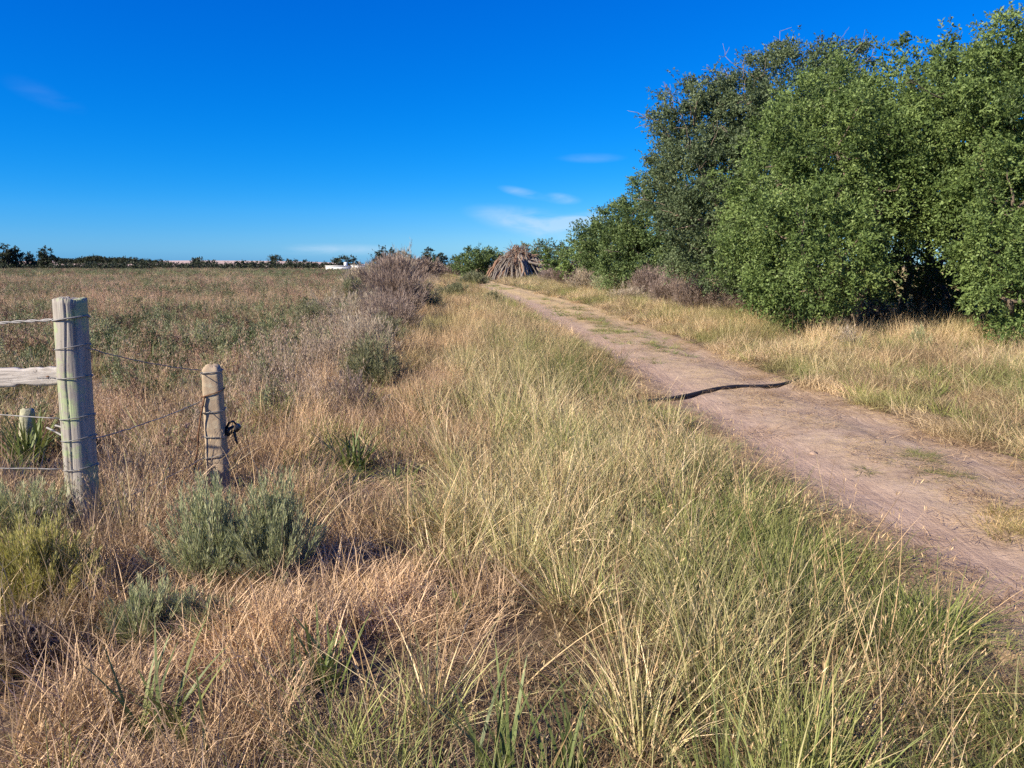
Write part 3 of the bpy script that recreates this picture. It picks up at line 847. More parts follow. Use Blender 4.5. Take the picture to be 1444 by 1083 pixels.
# brown twiggy shrubs at the foot of the trees, right verge
gv = 'dry shrubs on the right verge'
VL = [
    ('twiggy_shrub', 'brown leafless shrub at the foot of the bright bushy tree', (985, 447), 1.45, 0.95, 'forb', 320, 60, 0.12, 0.009),
    ('twiggy_shrub', 'low dark twiggy shrub to the right of the brown leafless shrub', (1035, 452), 0.9, 0.8, 'forb', 220, 50, 0.10, 0.008),
    ('twiggy_shrub', 'pinkish brown dry shrub under the low rounded tree', (915, 425), 1.4, 1.1, 'forb', 300, 60, 0.15, 0.012),
    ('twiggy_shrub', 'grey-green dry shrub left of the pinkish brown one', (865, 418), 1.3, 1.25, 'sage', 260, 55, 0.16, 0.014),
    ('twiggy_shrub', 'pale olive shrub on the verge before the brush pile', (830, 414), 1.3, 1.4, 'forb_pale', 260, 55, 0.18, 0.016),
    ('twiggy_shrub', 'wide grey-brown shrub covering the right foot of the brush pile', (785, 402), 1.6, 1.8, 'forb', 320, 60, 0.24, 0.02),
    ('twiggy_shrub', 'grey-brown shrub between the pile and the pale olive shrub', (806, 408), 1.6, 1.6, 'forb', 300, 55, 0.22, 0.018),
    ('twiggy_shrub', 'thin brown twigs standing in the grass in front of the bright bushy tree', (1085, 455), 0.75, 0.5, 'forb', 120, 35, 0.09, 0.006),
    ('twiggy_shrub', 'small brown weed in the verge grass below the dark hollow', (1195, 500), 0.5, 0.3, 'forb_pale', 60, 30, 0.06, 0.006),
    ('twiggy_shrub', 'small silvery plant at the edge of the dark hollow', (1295, 497), 0.35, 0.22, 'sage', 90, 40, 0.05, 0.007),
    ('twiggy_shrub', 'low brown scrub at the base of the bright bushy tree, left of its middle', (1130, 462), 0.7, 0.7, 'forb_pale', 160, 40, 0.10, 0.008),
    ('twiggy_shrub', 'tangle of brown twigs at the left mouth of the dark hollow', (1225, 468), 0.8, 0.6, 'forb', 150, 30, 0.10, 0.008),
    ('twiggy_shrub', 'dead brown twigs inside the dark hollow between the bushy trees', (1310, 462), 1.1, 0.8, 'forb', 140, 25, 0.12, 0.008),
    ('twiggy_shrub', 'pale grass-like weed tussock below the bright bushy tree', (1175, 474), 0.75, 0.55, 'forb_pale', 150, 35, 0.12, 0.006),
    ('twiggy_shrub', 'pinkish dry shrub between the grey-green dry shrub and the leafless one', (945, 437), 1.35, 1.0, 'forb', 220, 45, 0.13, 0.01),
    ('twiggy_shrub', 'low tan weeds in front of the grey-green dry shrub', (885, 428), 0.7, 0.9, 'forb_pale', 170, 35, 0.12, 0.01),
    ('twiggy_shrub', 'far brown weeds to the left of the rounded green bush', (640, 388), 1.4, 2.6, 'forb', 240, 50, 0.35, 0.035),
    ('twiggy_shrub', 'dull brown weeds at the left foot of the brush pile', (690, 393), 1.0, 1.9, 'forb_pale', 220, 45, 0.28, 0.03),
    ('twiggy_shrub', 'little dark shrub on the far verge before the brush pile', (668, 392), 0.6, 0.7, 'sage_dark', 120, 40, 0.2, 0.025),
]
for nm, lb, p, H, Rr, mt, a, b, ll, lw in VL:
    bush(nm, lb, at(*p), H, Rr, mt, a, b, ll, lw, gv, 'shrub', up=0.6, dome=0.35)

# horizon scrub: a band of dark bushes that reads as one mass, and the copse on the ridge
def far_wood(name, label, spots, dens, leaf, mat, clump):
    V = []
    L = [((p[0], p[1], p[2]), r) for p, r in spots]
    me = crown_mesh(name, L, dens, leaf, mat, clump, zmin=0.0)
    return link(name, me, kind='stuff', label=label)


rseed(31)
sp_ = []
for px in np.arange(-260, 475, 4.2):
    y = rng.uniform(205, 260); c = at_y(px + rng.normal() * 2, 379, y)
    h = rng.uniform(0.6, 1.15) * (1.25 if 90 < px < 460 else 1.0)
    sp_.append(((c[0], y, h * 0.6), (rng.uniform(1.0, 2.4), 1.5, h)))
far_wood('scrub_band', 'band of dark low scrub along the far edge of the field', sp_, 16, (0.5, 0.24), M['leaf_dark'], 0.8)
sp_ = []
for px in np.arange(88, 224, 3.2):
    top = 362 + 3.5 * abs(math.sin(px * 0.07)) + (px > 165) * 3.0 + (px < 110) * 4 + (px > 210) * 2.5
    y = 700.0; c = at_y(px, top, y)
    sp_.append(((c[0], y + rng.uniform(-6, 6), c[2] - 2.2), (4.0, 4, 2.6)))
for px, top in ((276, 366), (281, 367), (297, 369), (404, 368), (413, 369), (431, 368)):
    c = at_y(px, top, 500.0); sp_.append(((c[0], 500.0, c[2] - 1.4), (2.6, 2.5, 1.6)))
far_wood('ridge_wood', 'dark wood along the top of the pale ridge on the left horizon', sp_, 2.2, (1.5, 0.7), M['leaf_dark'], 1.8)

# ------------------------------------------------------------------ brush pile
rseed(41)
apex = at_y(729, 343, 80.0)
pile = link('brush_pile', None, label='tall heap of grey dead branches and trunks beside the track', cat='brush pile', loc=(apex[0], 80.0, 0.0))
AP = np.array([0, 0, apex[2] - 0.15])
masters = []
for k in range(10):
    n = 9
    P = np.zeros((n, 3)); P[:, 2] = np.linspace(0, 1, n)
    P[:, 0] = np.cumsum(rng.normal(size=n)) * 0.026; P[:, 1] = np.cumsum(rng.normal(size=n)) * 0.026
    P[:, 0] += rng.uniform(0.05, 0.24) * np.sin(np.linspace(0, math.pi, n))
    V, F = tube(P, 0.05 * (1.25 - 0.6 * np.linspace(0, 1, n)) * rng.uniform(0.75, 1.3, n), 7)
    masters.append(make_mesh('dead_branch', V, F, mat=M['dead_wood'] if k % 4 else M['dead_brown']))
from mathutils import Vector, Matrix
def place_branch(a, b, thick, me):
    a, b = Vector(a), Vector(b); d = b - a
    o = link('branch', me, pile)
    q = d.to_track_quat('Z', 'Y')
    o.matrix_local = Matrix.LocRotScale(a, q, Vector((thick, thick, d.length))) @ Matrix.Rotation(rng.uniform(0, 6.28), 4, 'Z')
for k in range(270):
    ph = rng.uniform(0, 2 * math.pi)
    rr = rng.uniform(2.3, 3.3) if math.cos(ph) < 0 else rng.uniform(2.2, 4.2)
    foot = np.array([math.cos(ph) * rr, math.sin(ph) * rr * 0.9, 0.0]) + np.array([rng.normal() * 0.25, rng.normal() * 0.25, max(0, rng.normal() * 0.15)])
    t0 = 0.0 if rng.uniform() < 0.6 else rng.uniform(0.15, 0.5)
    rx_ = max(0.0, rng.normal() * 0.9)
    top = AP + np.array([rng.normal() * 0.3 + rx_, rng.normal() * 0.3, rng.uniform(-0.6, 0.0) - 0.5 * rx_])
    # the heap is convex: branches bulge out below the shoulder
    sh = np.array([foot[0] * 0.52, foot[1] * 0.52, AP[2] * 0.56 + rng.normal() * 0.28])
    if k % 3 == 0:
        place_branch(sh, top, rng.uniform(0.4, 1.5), masters[rng.integers(0, 10)] if k % 6 else masters[4 * rng.integers(0, 3)])
    else:
        place_branch(foot, sh + rng.normal(size=3) * 0.15, rng.uniform(0.5, 2.1), masters[rng.integers(0, 10)])
for k in range(16):     # logs jutting out to the right at mid height
    a = np.array([rng.uniform(0.2, 1.0), rng.uniform(-1.2, 0.3), rng.uniform(1.6, 2.2)])
    place_branch(a, a + np.array([rng.uniform(1.2, 3.4), rng.uniform(-0.9, 0.5), rng.uniform(-0.75, 0.3)]), rng.uniform(0.7, 1.9), masters[rng.integers(0, 10)])
core = []
ph = rng.uniform(0, 2 * math.pi, 900); q = rng.uniform(0, 1, 900) ** 0.8
bs = np.stack([np.cos(ph) * 2.75 * (1 - q * 0.85), np.sin(ph) * 2.5 * (1 - q * 0.85), q * AP[2] * 0.92], 1)
ld = norm(np.stack([np.cos(ph) * 0.5, np.sin(ph) * 0.5, rng.uniform(-1, 0.6, 900)], 1) + rng.normal(size=(900, 3)) * 0.5)
lv = leaves(bs, ld, rng.uniform(0.4, 1.2, 900), 0.055)
link('twigs', make_mesh('pile_twigs', *lv, mat=M['forb']), pile)['kind'] = 'stuff'
# dense heart of the heap so nothing shows through it
cv = [np.array([0, 0, AP[2] * 0.86])]; nphi = 18
for z, r in ((AP[2] * 0.55, 1.25), (0.0, 2.0)):
    for k in range(nphi):
        a = 2 * math.pi * k / nphi; rr = r * rng.uniform(0.85, 1.1); cv.append(np.array([math.cos(a) * rr, math.sin(a) * rr * 0.9, z]))
cf = [(0, 1 + k, 1 + (k + 1) % nphi) for k in range(nphi)]
for k in range(nphi):
    a, b = 1 + k, 1 + (k + 1) % nphi
    cf += [(a, a + nphi, b + nphi), (a, b + nphi, b)]
link('packed_core', make_mesh('packed_core', np.array(cv), np.array(cf), mat=M['bark']), pile)

# ------------------------------------------------------------------ far white buildings and tank
def box(a, b):
    (x0, y0, z0), (x1, y1, z1) = a, b
    V = np.array([(x0, y0, z0), (x1, y0, z0), (x1, y1, z0), (x0, y1, z0), (x0, y0, z1), (x1, y0, z1), (x1, y1, z1), (x0, y1, z1)], float)
    F = np.array([(0, 3, 2), (0, 2, 1), (0, 1, 5), (0, 5, 4), (1, 2, 6), (1, 6, 5), (2, 3, 7), (2, 7, 6), (3, 0, 4), (3, 4, 7), (4, 5, 6), (4, 6, 7)])
    return V, F


def building(label, px0, px1, top, y, chimney=None):
    a, b = at_y(px0, 382, y), at_y(px1, top, y)
    w, h = b[0] - a[0], b[2]
    r = link('white_building', None, label=label, cat='building', group='white farm buildings on the horizon', loc=(a[0], y, 0))
    link('wall', make_mesh('wall', *box((0, 0, -0.1), (w, 5, h)), mat=M['white_wall']), r)
    link('roof', make_mesh('roof', *box((-0.15, -0.15, h + 0.003), (w + 0.15, 5.15, h + 0.14)), mat=M['white_wall']), r)
    for i in range(2):
        link('window', make_mesh('window', *box((w * (0.25 + 0.45 * i), -0.03, h * 0.4), (w * (0.25 + 0.45 * i) + 0.5, 0.02, h * 0.72)), mat=M['roof']), r)
    if chimney:
        link('chimney', make_mesh('chimney', *box((w * chimney, 1.5, h + 0.14), (w * chimney + 0.7, 2.3, h + 1.0)), mat=M['white_wall']), r)


building('long low white building with a chimney left of the dark domed bush', 459.5, 490, 375.5, 190, 0.78)
building('smaller white building half hidden by the dry weeds', 496, 514, 374.5, 185)
tk = at_y(594, 383, 105)
tank = link('white_tank', None, label='small white rounded tank at the far end of the fence line weeds', cat='tank', loc=(tk[0], 105, 0))
prof = [(0.55, 0), (0.56, 0.5), (0.52, 0.8), (0.38, 1.02), (0.16, 1.14), (0.02, 1.16)]
P = np.array([(0, 0, z) for r_, z in prof])
link('shell', make_mesh('tank_shell', *tube(P, [r_ for r_, z in prof], 20), mat=M['white_wall'], smooth=True), tank)
link('lid', make_mesh('tank_lid', *tube(np.array([(0, 0, 1.13), (0, 0, 1.22)]), 0.2, 14), mat=M['roof']), tank)

# ------------------------------------------------------------------ posts, rail, wires
rseed(51)
PB = at(121, 757); py_ = PB[1]
top_l = at_y(98, 421, py_)
def wood_post(loc, height, r0, r1, label):
    n, sides = 60, 110
    ang = np.linspace(0, 2 * math.pi, sides, endpoint=False)
    V = []
    cracks = [(1.2 * math.pi, 0.15, 0.99), (1.52 * math.pi, 0.35, 1.0), (1.38 * math.pi, 0.0, 0.5), (1.66 * math.pi, 0.8, 1.0), (0.5, 0.2, 1.0), (2.2, 0.0, 0.8)]
    for i in range(n):
        t = i / (n - 1); z = -0.25 + t * (height + 0.25)
        r = np.full(sides, r0 + (r1 - r0) * t)
        r = r * (1 + 0.035 * np.sin(ang * 2 + 1.1) + 0.02 * np.sin(ang * 5 + t * 2) + 0.018 * np.sin(ang * 3 - t * 5))
        for ca, ta, tb in cracks:
            w = np.exp(-((((ang - ca - 0.16 * math.sin(t * 5.3 + ca * 3) - 0.06 * math.sin(t * 17 + ca)) + math.pi) % (2 * math.pi) - math.pi) / 0.05) ** 2)
            r = r - w * 0.011 * sstep(ta, ta + 0.06, t) * sstep(tb + 0.03, tb - 0.05, t)
        zz = np.full(sides, z)
        if i == n - 1: zz = zz + 0.004 * np.sin(ang * 3 + 0.5) - 0.010 * (rng.uniform(size=sides) > 0.75)
        V.append(np.stack([np.cos(ang) * r, np.sin(ang) * r, zz], 1))
    V.append(V[-1] * np.array([0.82, 0.82, 1]) + np.array([0, 0, 0.006])); V.append(V[-2] * np.array([0.4, 0.4, 1]) + np.array([0, 0, -0.004]))
    V = np.concatenate(V); m_ = n + 2
    j = np.arange(sides); F = []
    for i in range(m_ - 1):
        a, b = i * sides + j, i * sides + (j + 1) % sides
        F.append(np.stack([a, b, b + sides], 1)); F.append(np.stack([a, b + sides, a + sides], 1))
    V = np.vstack([V, [0, 0, V[-1][2]]]); c = len(V) - 1
    F.append(np.stack([(m_ - 1) * sides + j, (m_ - 1) * sides + (j + 1) % sides, np.full(sides, c)], 1))
    o = link('wooden_post', make_mesh('wooden_post', V, np.concatenate(F), mat=M['wood_post']), label=label, cat='fence post', loc=loc)
    return o


PR = 0.083
ph_ = top_l[2]
post = wood_post((PB[0], PB[1], 0.0), ph_, PR * 1.03, PR * 1.02, 'thick weathered grey wooden fence post with wires, at left')
tilt = (at_y(98.5, 421, py_)[0] - PB[0]) / ph_
post.rotation_euler = (0, math.atan(tilt), 0)


def post_pt(pyx):
    """axis point of the wooden post at photograph row pyx, and radius"""
    z = at_y(110, pyx, py_)[2]
    return np.array([PB[0] + z * tilt, PB[1], z])


LP = np.array([-4.6, PB[1] + 0.1, 0.0])      # next post, outside the frame on the left
lp = wood_post(tuple(LP), 1.42, 0.085, 0.08, 'second weathered wooden post further along the gate')


def wire(label, path, r, mat, sag=0.0, loop=None, name='fence_wire', twist=False):
    pts = []
    for a, b in zip(path[:-1], path[1:]):
        a, b = np.asarray(a, float), np.asarray(b, float)
        t = np.linspace(0, 1, 26)[:, None]
        seg = a + (b - a) * t
        seg[:, 2] -= sag * 4 * (t * (1 - t))[:, 0]
        seg += (rng.normal(size=seg.shape) * 0.0014)
        pts.append(seg if not pts else seg[1:])
    P = np.concatenate(pts)
    parts = [(*tube(P, r, 6), {})]
    if twist:
        T = np.arange(len(P) * 4) / 4.0
        Pi = np.stack([np.interp(T, np.arange(len(P)), P[:, k]) for k in range(3)], 1)
        parts = []
        for s in (0, math.pi):
            off = np.stack([np.zeros(len(T)), np.cos(T * 3 + s), np.sin(T * 3 + s)], 1) * r * 0.8
            parts.append((*tube(Pi + off, r * 0.75, 5), {}))
    root = link(name, make_mesh(name, *join(parts)[:2], mat=M[mat], smooth=True), label=label, cat='wire', group='wires tied to the fence posts')
    if loop is not None:
        c, rr, tl = loop
        a = np.linspace(0, 2 * math.pi * 1.04, 40)
        Lp = np.stack([c[0] + np.cos(a) * rr, c[1] + np.sin(a) * rr, c[2] + tl * np.cos(a) + a * 0.0012], 1)
        link('loop', make_mesh('wire_loop', *tube(Lp, r * 0.9, 6), mat=M['wire'], smooth=True), root)
    return root


RB = PR * 1.06 + 0.004
def left_side(c): return c + np.array([-RB * 0.9, -RB * 0.45, 0])
def right_side(c): return c + np.array([RB * 0.95, -RB * 0.25, 0])


CBp = at(309, 692); cy_ = CBp[1]
ctop = at_y(299, 514, cy_)
ctilt = (ctop[0] - CBp[0]) / ctop[2]
def cpost_pt(pyx, dx=0.0, dy=-0.07):
    z = at_y(305, pyx, cy_)[2]
    return np.array([CBp[0] + z * ctilt + dx, CBp[1] + dy, z])


for rowL, rowP, lb, mt, r, tw in ((455, 450, 'pale twisted topmost wire running left from the wooden post', 'wire_pale', 0.006, True),
                                 (583, 588, 'wire running left from the wooden post at the height of the lichened stump', 'wire_pale', 0.0035, False),
                                 (658, 659, 'lowest wire running left from the wooden post above the feathery bush', 'wire', 0.0035, False)):
    c = post_pt(rowP)
    a0 = at_y(0, rowL, py_); dirv = (a0 - left_side(c)); endp = left_side(c) + dirv * ((LP[0] + 0.08 - c[0]) / dirv[0]); endp[1] = LP[1] - 0.06
    wire(lb, [endp, left_side(c)], r, mt, 0.004, (c, RB, 0.012), twist=tw)
for rowP, rowC, lb, mt in ((490, 522, 'thin dark wire from the upper wooden post to the top of the concrete post', 'wire'),
                           (618, 562, 'dark wire rising from the middle of the wooden post to the concrete post', 'wire'),
                           (716, 640, 'lowest dark wire rising from the foot of the wooden post to the concrete post', 'wire')):
    c = post_pt(rowP)
    wire(lb, [right_side(c), cpost_pt(rowC, -0.05, -0.02)], 0.0032, mt, 0.02, (c, RB, 0.014))
c = post_pt(532)
a = np.linspace(0, 2 * math.pi * 1.02, 40)
wire('short wire tying the plank rail to the wooden post', [left_side(c) + np.array([-0.10, -0.02, 0.004]), left_side(c)], 0.004, 'wire', 0.0, (c, RB, 0.006))
# plank rail left of the post
rl0, rl1 = at_y(0, 533, py_ + 0.02), at_y(92, 530, py_ + 0.02)
n = 60; xs_ = np.linspace(LP[0], rl1[0], n)
Vr = []
for i, x in enumerate(xs_):
    t = (x - rl0[0]) / (rl1[0] - rl0[0])
    zc = rl0[2] + (rl1[2] - rl0[2]) * t
    hh = 0.047 + 0.004 * math.sin(i * 0.7) + 0.003 * rng.normal() + 0.006 * (1 - min(1, max(0, t)))
    yb = py_ + 0.045 + 0.004 * math.sin(i * 0.31)
    for dy, dz in ((-0.018, -hh), (0.018, -hh), (0.02, 0), (0.018, hh), (-0.014, hh), (-0.021, hh * 0.75), (-0.016, 0.1 * hh), (-0.021, -hh * 0.7)):
        Vr.append((x, yb + dy, zc + dz + rng.normal() * 0.0018))
Vr = np.array(Vr); j = np.arange(8); Fr = []
for i in range(n - 1):
    a_, b_ = i * 8 + j, i * 8 + (j + 1) % 8
    Fr.append(np.stack([a_, b_, b_ + 8], 1)); Fr.append(np.stack([a_, b_ + 8, a_ + 8], 1))
Fr.append(np.array([(k, k + 1, 0) for k in range(1, 7)])); e0 = (n - 1) * 8
Fr.append(np.array([(e0, e0 + k + 1, e0 + k) for k in range(1, 7)]))
rail = link('gate_rail', make_mesh('gate_rail', Vr, np.concatenate(Fr), mat=M['wood_rail']), label='rough grey plank rail nailed to the left of the wooden post', cat='fence rail')
nl = at_y(67, 532, py_ + 0.02)
link('nail', make_mesh('nail_head', *tube(np.array([(nl[0], py_ + 0.031, nl[2]), (nl[0], py_ + 0.019, nl[2])]), 0.009, 10), mat=M['rust']), rail)
# stick offcuts by the post
for k, (p0, p1) in enumerate((((66, 603), (99, 619)), ((78, 600), (99, 606)))):
    a_, b_ = at_y(*p0, py_ + 0.10), at_y(*p1, py_ + 0.05)
    link('stick', make_mesh('stick', *tube(wobble_path(a_, b_ + (b_ - a_) * 0.35, 6, 0.02), 0.006, 6), mat=M['wire_pale'], smooth=True),
         label=('longer' if k == 0 else 'shorter') + ' pale dry stick caught behind the wooden post', cat='stick')
# lichened stump behind the wires
sb = at(44, 652)
P = np.array([(0, 0, z) for z in np.linspace(-0.1, at_y(44, 577, sb[1])[2], 9)]); P[:, 0] += 0.01 * np.sin(np.arange(9))
V, F = tube(P, 0.056 * np.array([1.1, 1, 1.05, 0.98, 1, 1.04, 1.02, 1, 0.86]), 14); V += rng.normal(size=V.shape) * 0.003
link('lichened_stump', make_mesh('lichened_stump', V, F, mat=M['stump']), label='short lichen-covered post stump behind the wires, in dark strap leaves', cat='post stump', loc=(sb[0], sb[1], 0))

# concrete post: tapered square bar with chamfers, turned a little so its right face is in shade
n = 34; hC = ctop[2]; Vc = []
cx = np.array([(-1, -0.78), (-0.78, -1), (0.78, -1), (1, -0.78), (1, 0.78), (0.78, 1), (-0.78, 1), (-1, 0.78)])
# subdivide faces for chips
ring = []
for k in range(8):
    a_, b_ = cx[k], cx[(k + 1) % 8]
    m_ = 5 if np.linalg.norm(a_ - b_) > 1 else 1
    for q in range(m_): ring.append(a_ + (b_ - a_) * q / m_)
ring = np.array(ring); ns = len(ring)
for i in range(n):
    t = i / (n - 1); z = -0.3 + t * (hC + 0.3); w = 0.073 - 0.014 * t
    if i == n - 1: w *= 0.80
    rr_ = ring * w
    chip = np.array([fbm(r_[0] * 40 + 3, z * 14 + r_[1] * 40, 77) for r_ in rr_])
    rr_ = rr_ * (1 - 0.14 * np.clip(chip - 0.58, 0, 1) * 4 * 0.4)[:, None]
    zz = np.full(ns, z) - (0.02 * (rng.uniform(size=ns)) if i == n - 1 else 0)
    Vc.append(np.stack([rr_[:, 0], rr_[:, 1], zz], 1))
Vc.append(Vc[-1] * np.array([0.5, 0.5, 1]) + np.array([0, 0, 0.01]))
Vc = np.concatenate(Vc); j = np.arange(ns); Fc = []
for i in range(n):
    a_, b_ = i * ns + j, i * ns + (j + 1) % ns
    Fc.append(np.stack([a_, b_, b_ + ns], 1)); Fc.append(np.stack([a_, b_ + ns, a_ + ns], 1))
Vc = np.vstack([Vc, [0, 0, Vc[-1][2]]]); Fc.append(np.stack([n * ns + j, n * ns + (j + 1) % ns, np.full(ns, len(Vc) - 1)], 1))
cpost = link('concrete_post', make_mesh('concrete_post', Vc, np.concatenate(Fc), mat=M['concrete']), label='slim tan concrete fence post leaning left, with rusty wire', cat='fence post', loc=(CBp[0], CBp[1], 0))
cpost.rotation_euler = (R(1), math.atan(ctilt), R(9))
for row, tl in ((523, 0.004), (553, 0.02), (578, 0.006), (613, -0.004), (640, 0.014)):
    z = at_y(305, row, cy_)[2]; cc = np.array([0, 0, z])
    w = 0.0735 - 0.014 * z / hC + 0.004
    path = np.array([(-w, -w, -tl), (0, -w - 0.003, 0), (w, -w, tl), (w + 0.003, 0, tl), (w, w, tl), (0, w, 0), (-w, w, -tl), (-w, 0, -tl), (-w, -w, -tl)]) + cc
    link('wire_tie', make_mesh('wire_tie', *tube(path, 0.0036, 5), mat=M['rust' if row == 553 else 'wire']), cpost)
a_, b_ = cpost_pt(556, -0.03, -0.09), at(268, 690) + np.array([0, 0, 0.02]); b_[1] = cy_ - 0.14; b_[0] = at_y(268, 682, cy_ - 0.14)[0]
link('rusty_wire', make_mesh('rusty_wire', *tube(wobble_path(a_, b_, 14, 0.02), 0.006, 6), mat=M['rust'], smooth=True), label='rusty wire strand hanging down the left side of the concrete post', cat='wire')
ic = cpost_pt(605, 0.115, 0.02)
ins = link('wire_tensioner', None, label='small black plastic wire tensioner on the right side of the concrete post', cat='wire tensioner', loc=ic)
link('spool', make_mesh('spool', *tube(np.array([(-0.05, 0, -0.03), (-0.018, 0, -0.012), (0.0, 0, 0), (0.02, 0, 0.0), (0.045, 0, 0.02)]), [0.034, 0.026, 0.02, 0.03, 0.024], 12), mat=M['black_plastic'], smooth=True), ins)
link('tab', make_mesh('tab', *tube(wobble_path((0.0, 0, 0.0), (0.03, -0.01, -0.11), 5, 0.05), np.array([0.014, 0.012, 0.01, 0.009, 0.007]), 8), mat=M['black_plastic'], smooth=True), ins)
link('handle', make_mesh('handle', *tube(np.array([(-0.05, 0, 0.0), (-0.02, -0.01, 0.045), (0.01, -0.01, 0.055), (0.02, 0, 0.03)]), 0.008, 8), mat=M['black_plastic'], smooth=True), ins)

# dark line across the track, built as a half-buried tube
ctrl = [(860, 573), (890, 570), (925, 567), (958, 562), (985, 555), (1015, 549), (1050, 546), (1085, 545), (1110, 541), (1130, 534), (1150, 531)]
pp = np.array([at(*c_) for c_ in ctrl])
tt = np.linspace(0, len(pp) - 1, 90)
P = np.stack([np.interp(tt, np.arange(len(pp)), pp[:, k]) for k in range(3)], 1)
k_ = np.ones(15) / 15
for d_ in range(2):
    P[7:-7, d_] = np.convolve(P[:, d_], k_, 'valid')
P[:, 2] = np.convolve(np.pad(gz(P[:, 0], P[:, 1]), 10, 'edge'), np.ones(21) / 21, 'valid') + 0.030 - 0.05 * np.abs(np.linspace(-1, 1, len(P)) + 0.1) ** 2.5
link('dark_tube', make_mesh('dark_tube', *tube(P, 0.028, 12), mat=M['track_tube'], smooth=True), label='dark tube lying across the dirt track', cat='pipe')

# ------------------------------------------------------------------ strap-leaved plants
def strap_plant(label, loc, n_lv, L, Wd, lean=(0.1, 0.8), group='strap-leaved plants in the grass', extra=0.0):
    x, y = float(loc[0]), float(loc[1])
    r = link('strap_plant', None, label=label, cat='plant', group=group, loc=(x, y, float(gz(x, y)) - 0.01))
    for k in range(n_lv):
        b = np.array([[rng.normal() * 0.05, rng.normal() * 0.05, 0.0]])
        ph = np.array([rng.uniform(0, 6.28)])
        V, F, A, _ = blades(b, ph, np.array([L * rng.uniform(0.6, 1.15)]), np.array([rng.uniform(*lean) * 0.6]), np.array([rng.uniform(0.2, 0.9) + extra]),
                            np.array([Wd * 1.2 * rng.uniform(0.7, 1.2)]), 7, ph + 1.57 + rng.normal() * 0.3)
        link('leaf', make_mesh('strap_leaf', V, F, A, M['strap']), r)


rseed(61)
strap_plant('dark green strap-leaved clump around the lichened stump', at(42, 664), 80, 0.52, 0.022)
strap_plant('dark green strap-leaved clump right of the concrete post in the dry grass', at(503, 672), 56, 0.42, 0.017, (0.3, 1.4))
strap_plant('green strap-leaved clump beside the big yellowish tufts, mid foreground', at(455, 985), 36, 0.30, 0.015, (0.2, 1.2))
strap_plant('bright green strap-leaved plant near the bottom left corner', at(228, 1058), 24, 0.38, 0.014, (0.1, 0.9))
strap_plant('large dark strap-leaved plant at the bottom edge in the middle', at(705, 1120), 24, 0.38, 0.014, (0.1, 0.9))
strap_plant('small strap-leaved plant at the bottom edge right of the large one', at(800, 1105), 16, 0.34, 0.012, (0.1, 0.9))
strap_plant('bright green leafy plant low in the field between the two posts', at(215, 528), 40, 0.4, 0.03, (0.2, 1.0))
strap_plant('small fresh green plant among the foreground straw', at(655, 880), 20, 0.18, 0.014, (0.2, 1.2))

# ------------------------------------------------------------------ grass
def clump_dry(n=110, r=0.16, hh=0.28):
    q = np.sqrt(rng.uniform(0, 1, n)) * r; a = rng.uniform(0, 6.28, n)
    b = np.stack([np.cos(a) * q, np.sin(a) * q, np.full(n, -0.03)], 1)
    L = hh * rng.uniform(0.45, 1.35, n)
    m = rng.uniform(0, 6.28)
    phi = np.where(rng.uniform(size=n) < 0.7, m + rng.normal(0, 0.7, n), rng.uniform(0, 6.28, n))
    return blades(b, phi, L, rng.uniform(0, 0.6, n), rng.uniform(0.2, 1.9, n), rng.uniform(0.0026, 0.006, n), 3)[:3]


def clump_tuft(n=120, r=0.07, hh=0.55, w=(0.0028, 0.0068), lean=0.42, bend=0.9):
    q = np.sqrt(rng.uniform(0, 1, n)) * r; a = rng.uniform(0, 6.28, n)
    b = np.stack([np.cos(a) * q, np.sin(a) * q, np.full(n, -0.03)], 1)
    L = hh * rng.uniform(0.35, 1.15, n)
    le = rng.uniform(0, 1, n) ** 1.2 * lean
    out = blades(b, a + rng.normal(0, 0.6, n), L, le, rng.uniform(0.05, bend, n), rng.uniform(*w, n), 4)
    V, F, A, tips = out
    parts = [(V, F, A)]
    # seed heads on the longest blades
    sel = np.argsort(-L)[: n // 5]
    tp = tips[sel]
    m_ = 2
    bp = np.repeat(tp, m_, 0) - np.array([0, 0, 1.0]) * rng.uniform(0, 0.09, len(sel) * m_)[:, None]
    lf = leaves(bp, rand_unit(len(bp)) * 0.3 + np.array([0, 0, 1.0]), rng.uniform(0.02, 0.04, len(bp)), 0.0026, np.clip(rng.normal(0.65, 0.15, len(bp)), 0, 1))
    parts.append(lf)
    return join(parts)


def clump_stalk(n=9, hh=0.7):
    a = rng.uniform(0, 6.28, n)
    b = np.stack([np.cos(a) * 0.10, np.sin(a) * 0.10, np.full(n, -0.03)], 1)
    V, F, A, tips = blades(b, rng.uniform(0, 6.28, n), hh * rng.uniform(0.6, 1.15, n), rng.uniform(0.0, 0.5, n), rng.uniform(0.0, 0.7, n), rng.uniform(0.003, 0.0055, n), 5)
    m_ = 8
    bp = np.repeat(tips, m_, 0) + rng.normal(size=(n * m_, 3)) * 0.006 - np.array([0, 0, 1.0]) * rng.uniform(0, 0.11, n * m_)[:, None]
    lf = leaves(bp, rand_unit(n * m_) * 0.35 + np.array([0, 0, 1.0]), rng.uniform(0.018, 0.035, n * m_), 0.003)
    return join([(V, F, A), lf])


def clump_litter(n=60, r=0.22):
    q = np.sqrt(rng.uniform(0, 1, n)) * r; a = rng.uniform(0, 6.28, n)
    b = np.stack([np.cos(a) * q, np.sin(a) * q, rng.uniform(0.0, 0.02, n)], 1)
    return blades(b, rng.uniform(0, 6.28, n), rng.uniform(0.05, 0.2, n), rng.uniform(1.25, 1.57, n), rng.uniform(-0.2, 0.25, n), rng.uniform(0.003, 0.006, n), 2)[:3]


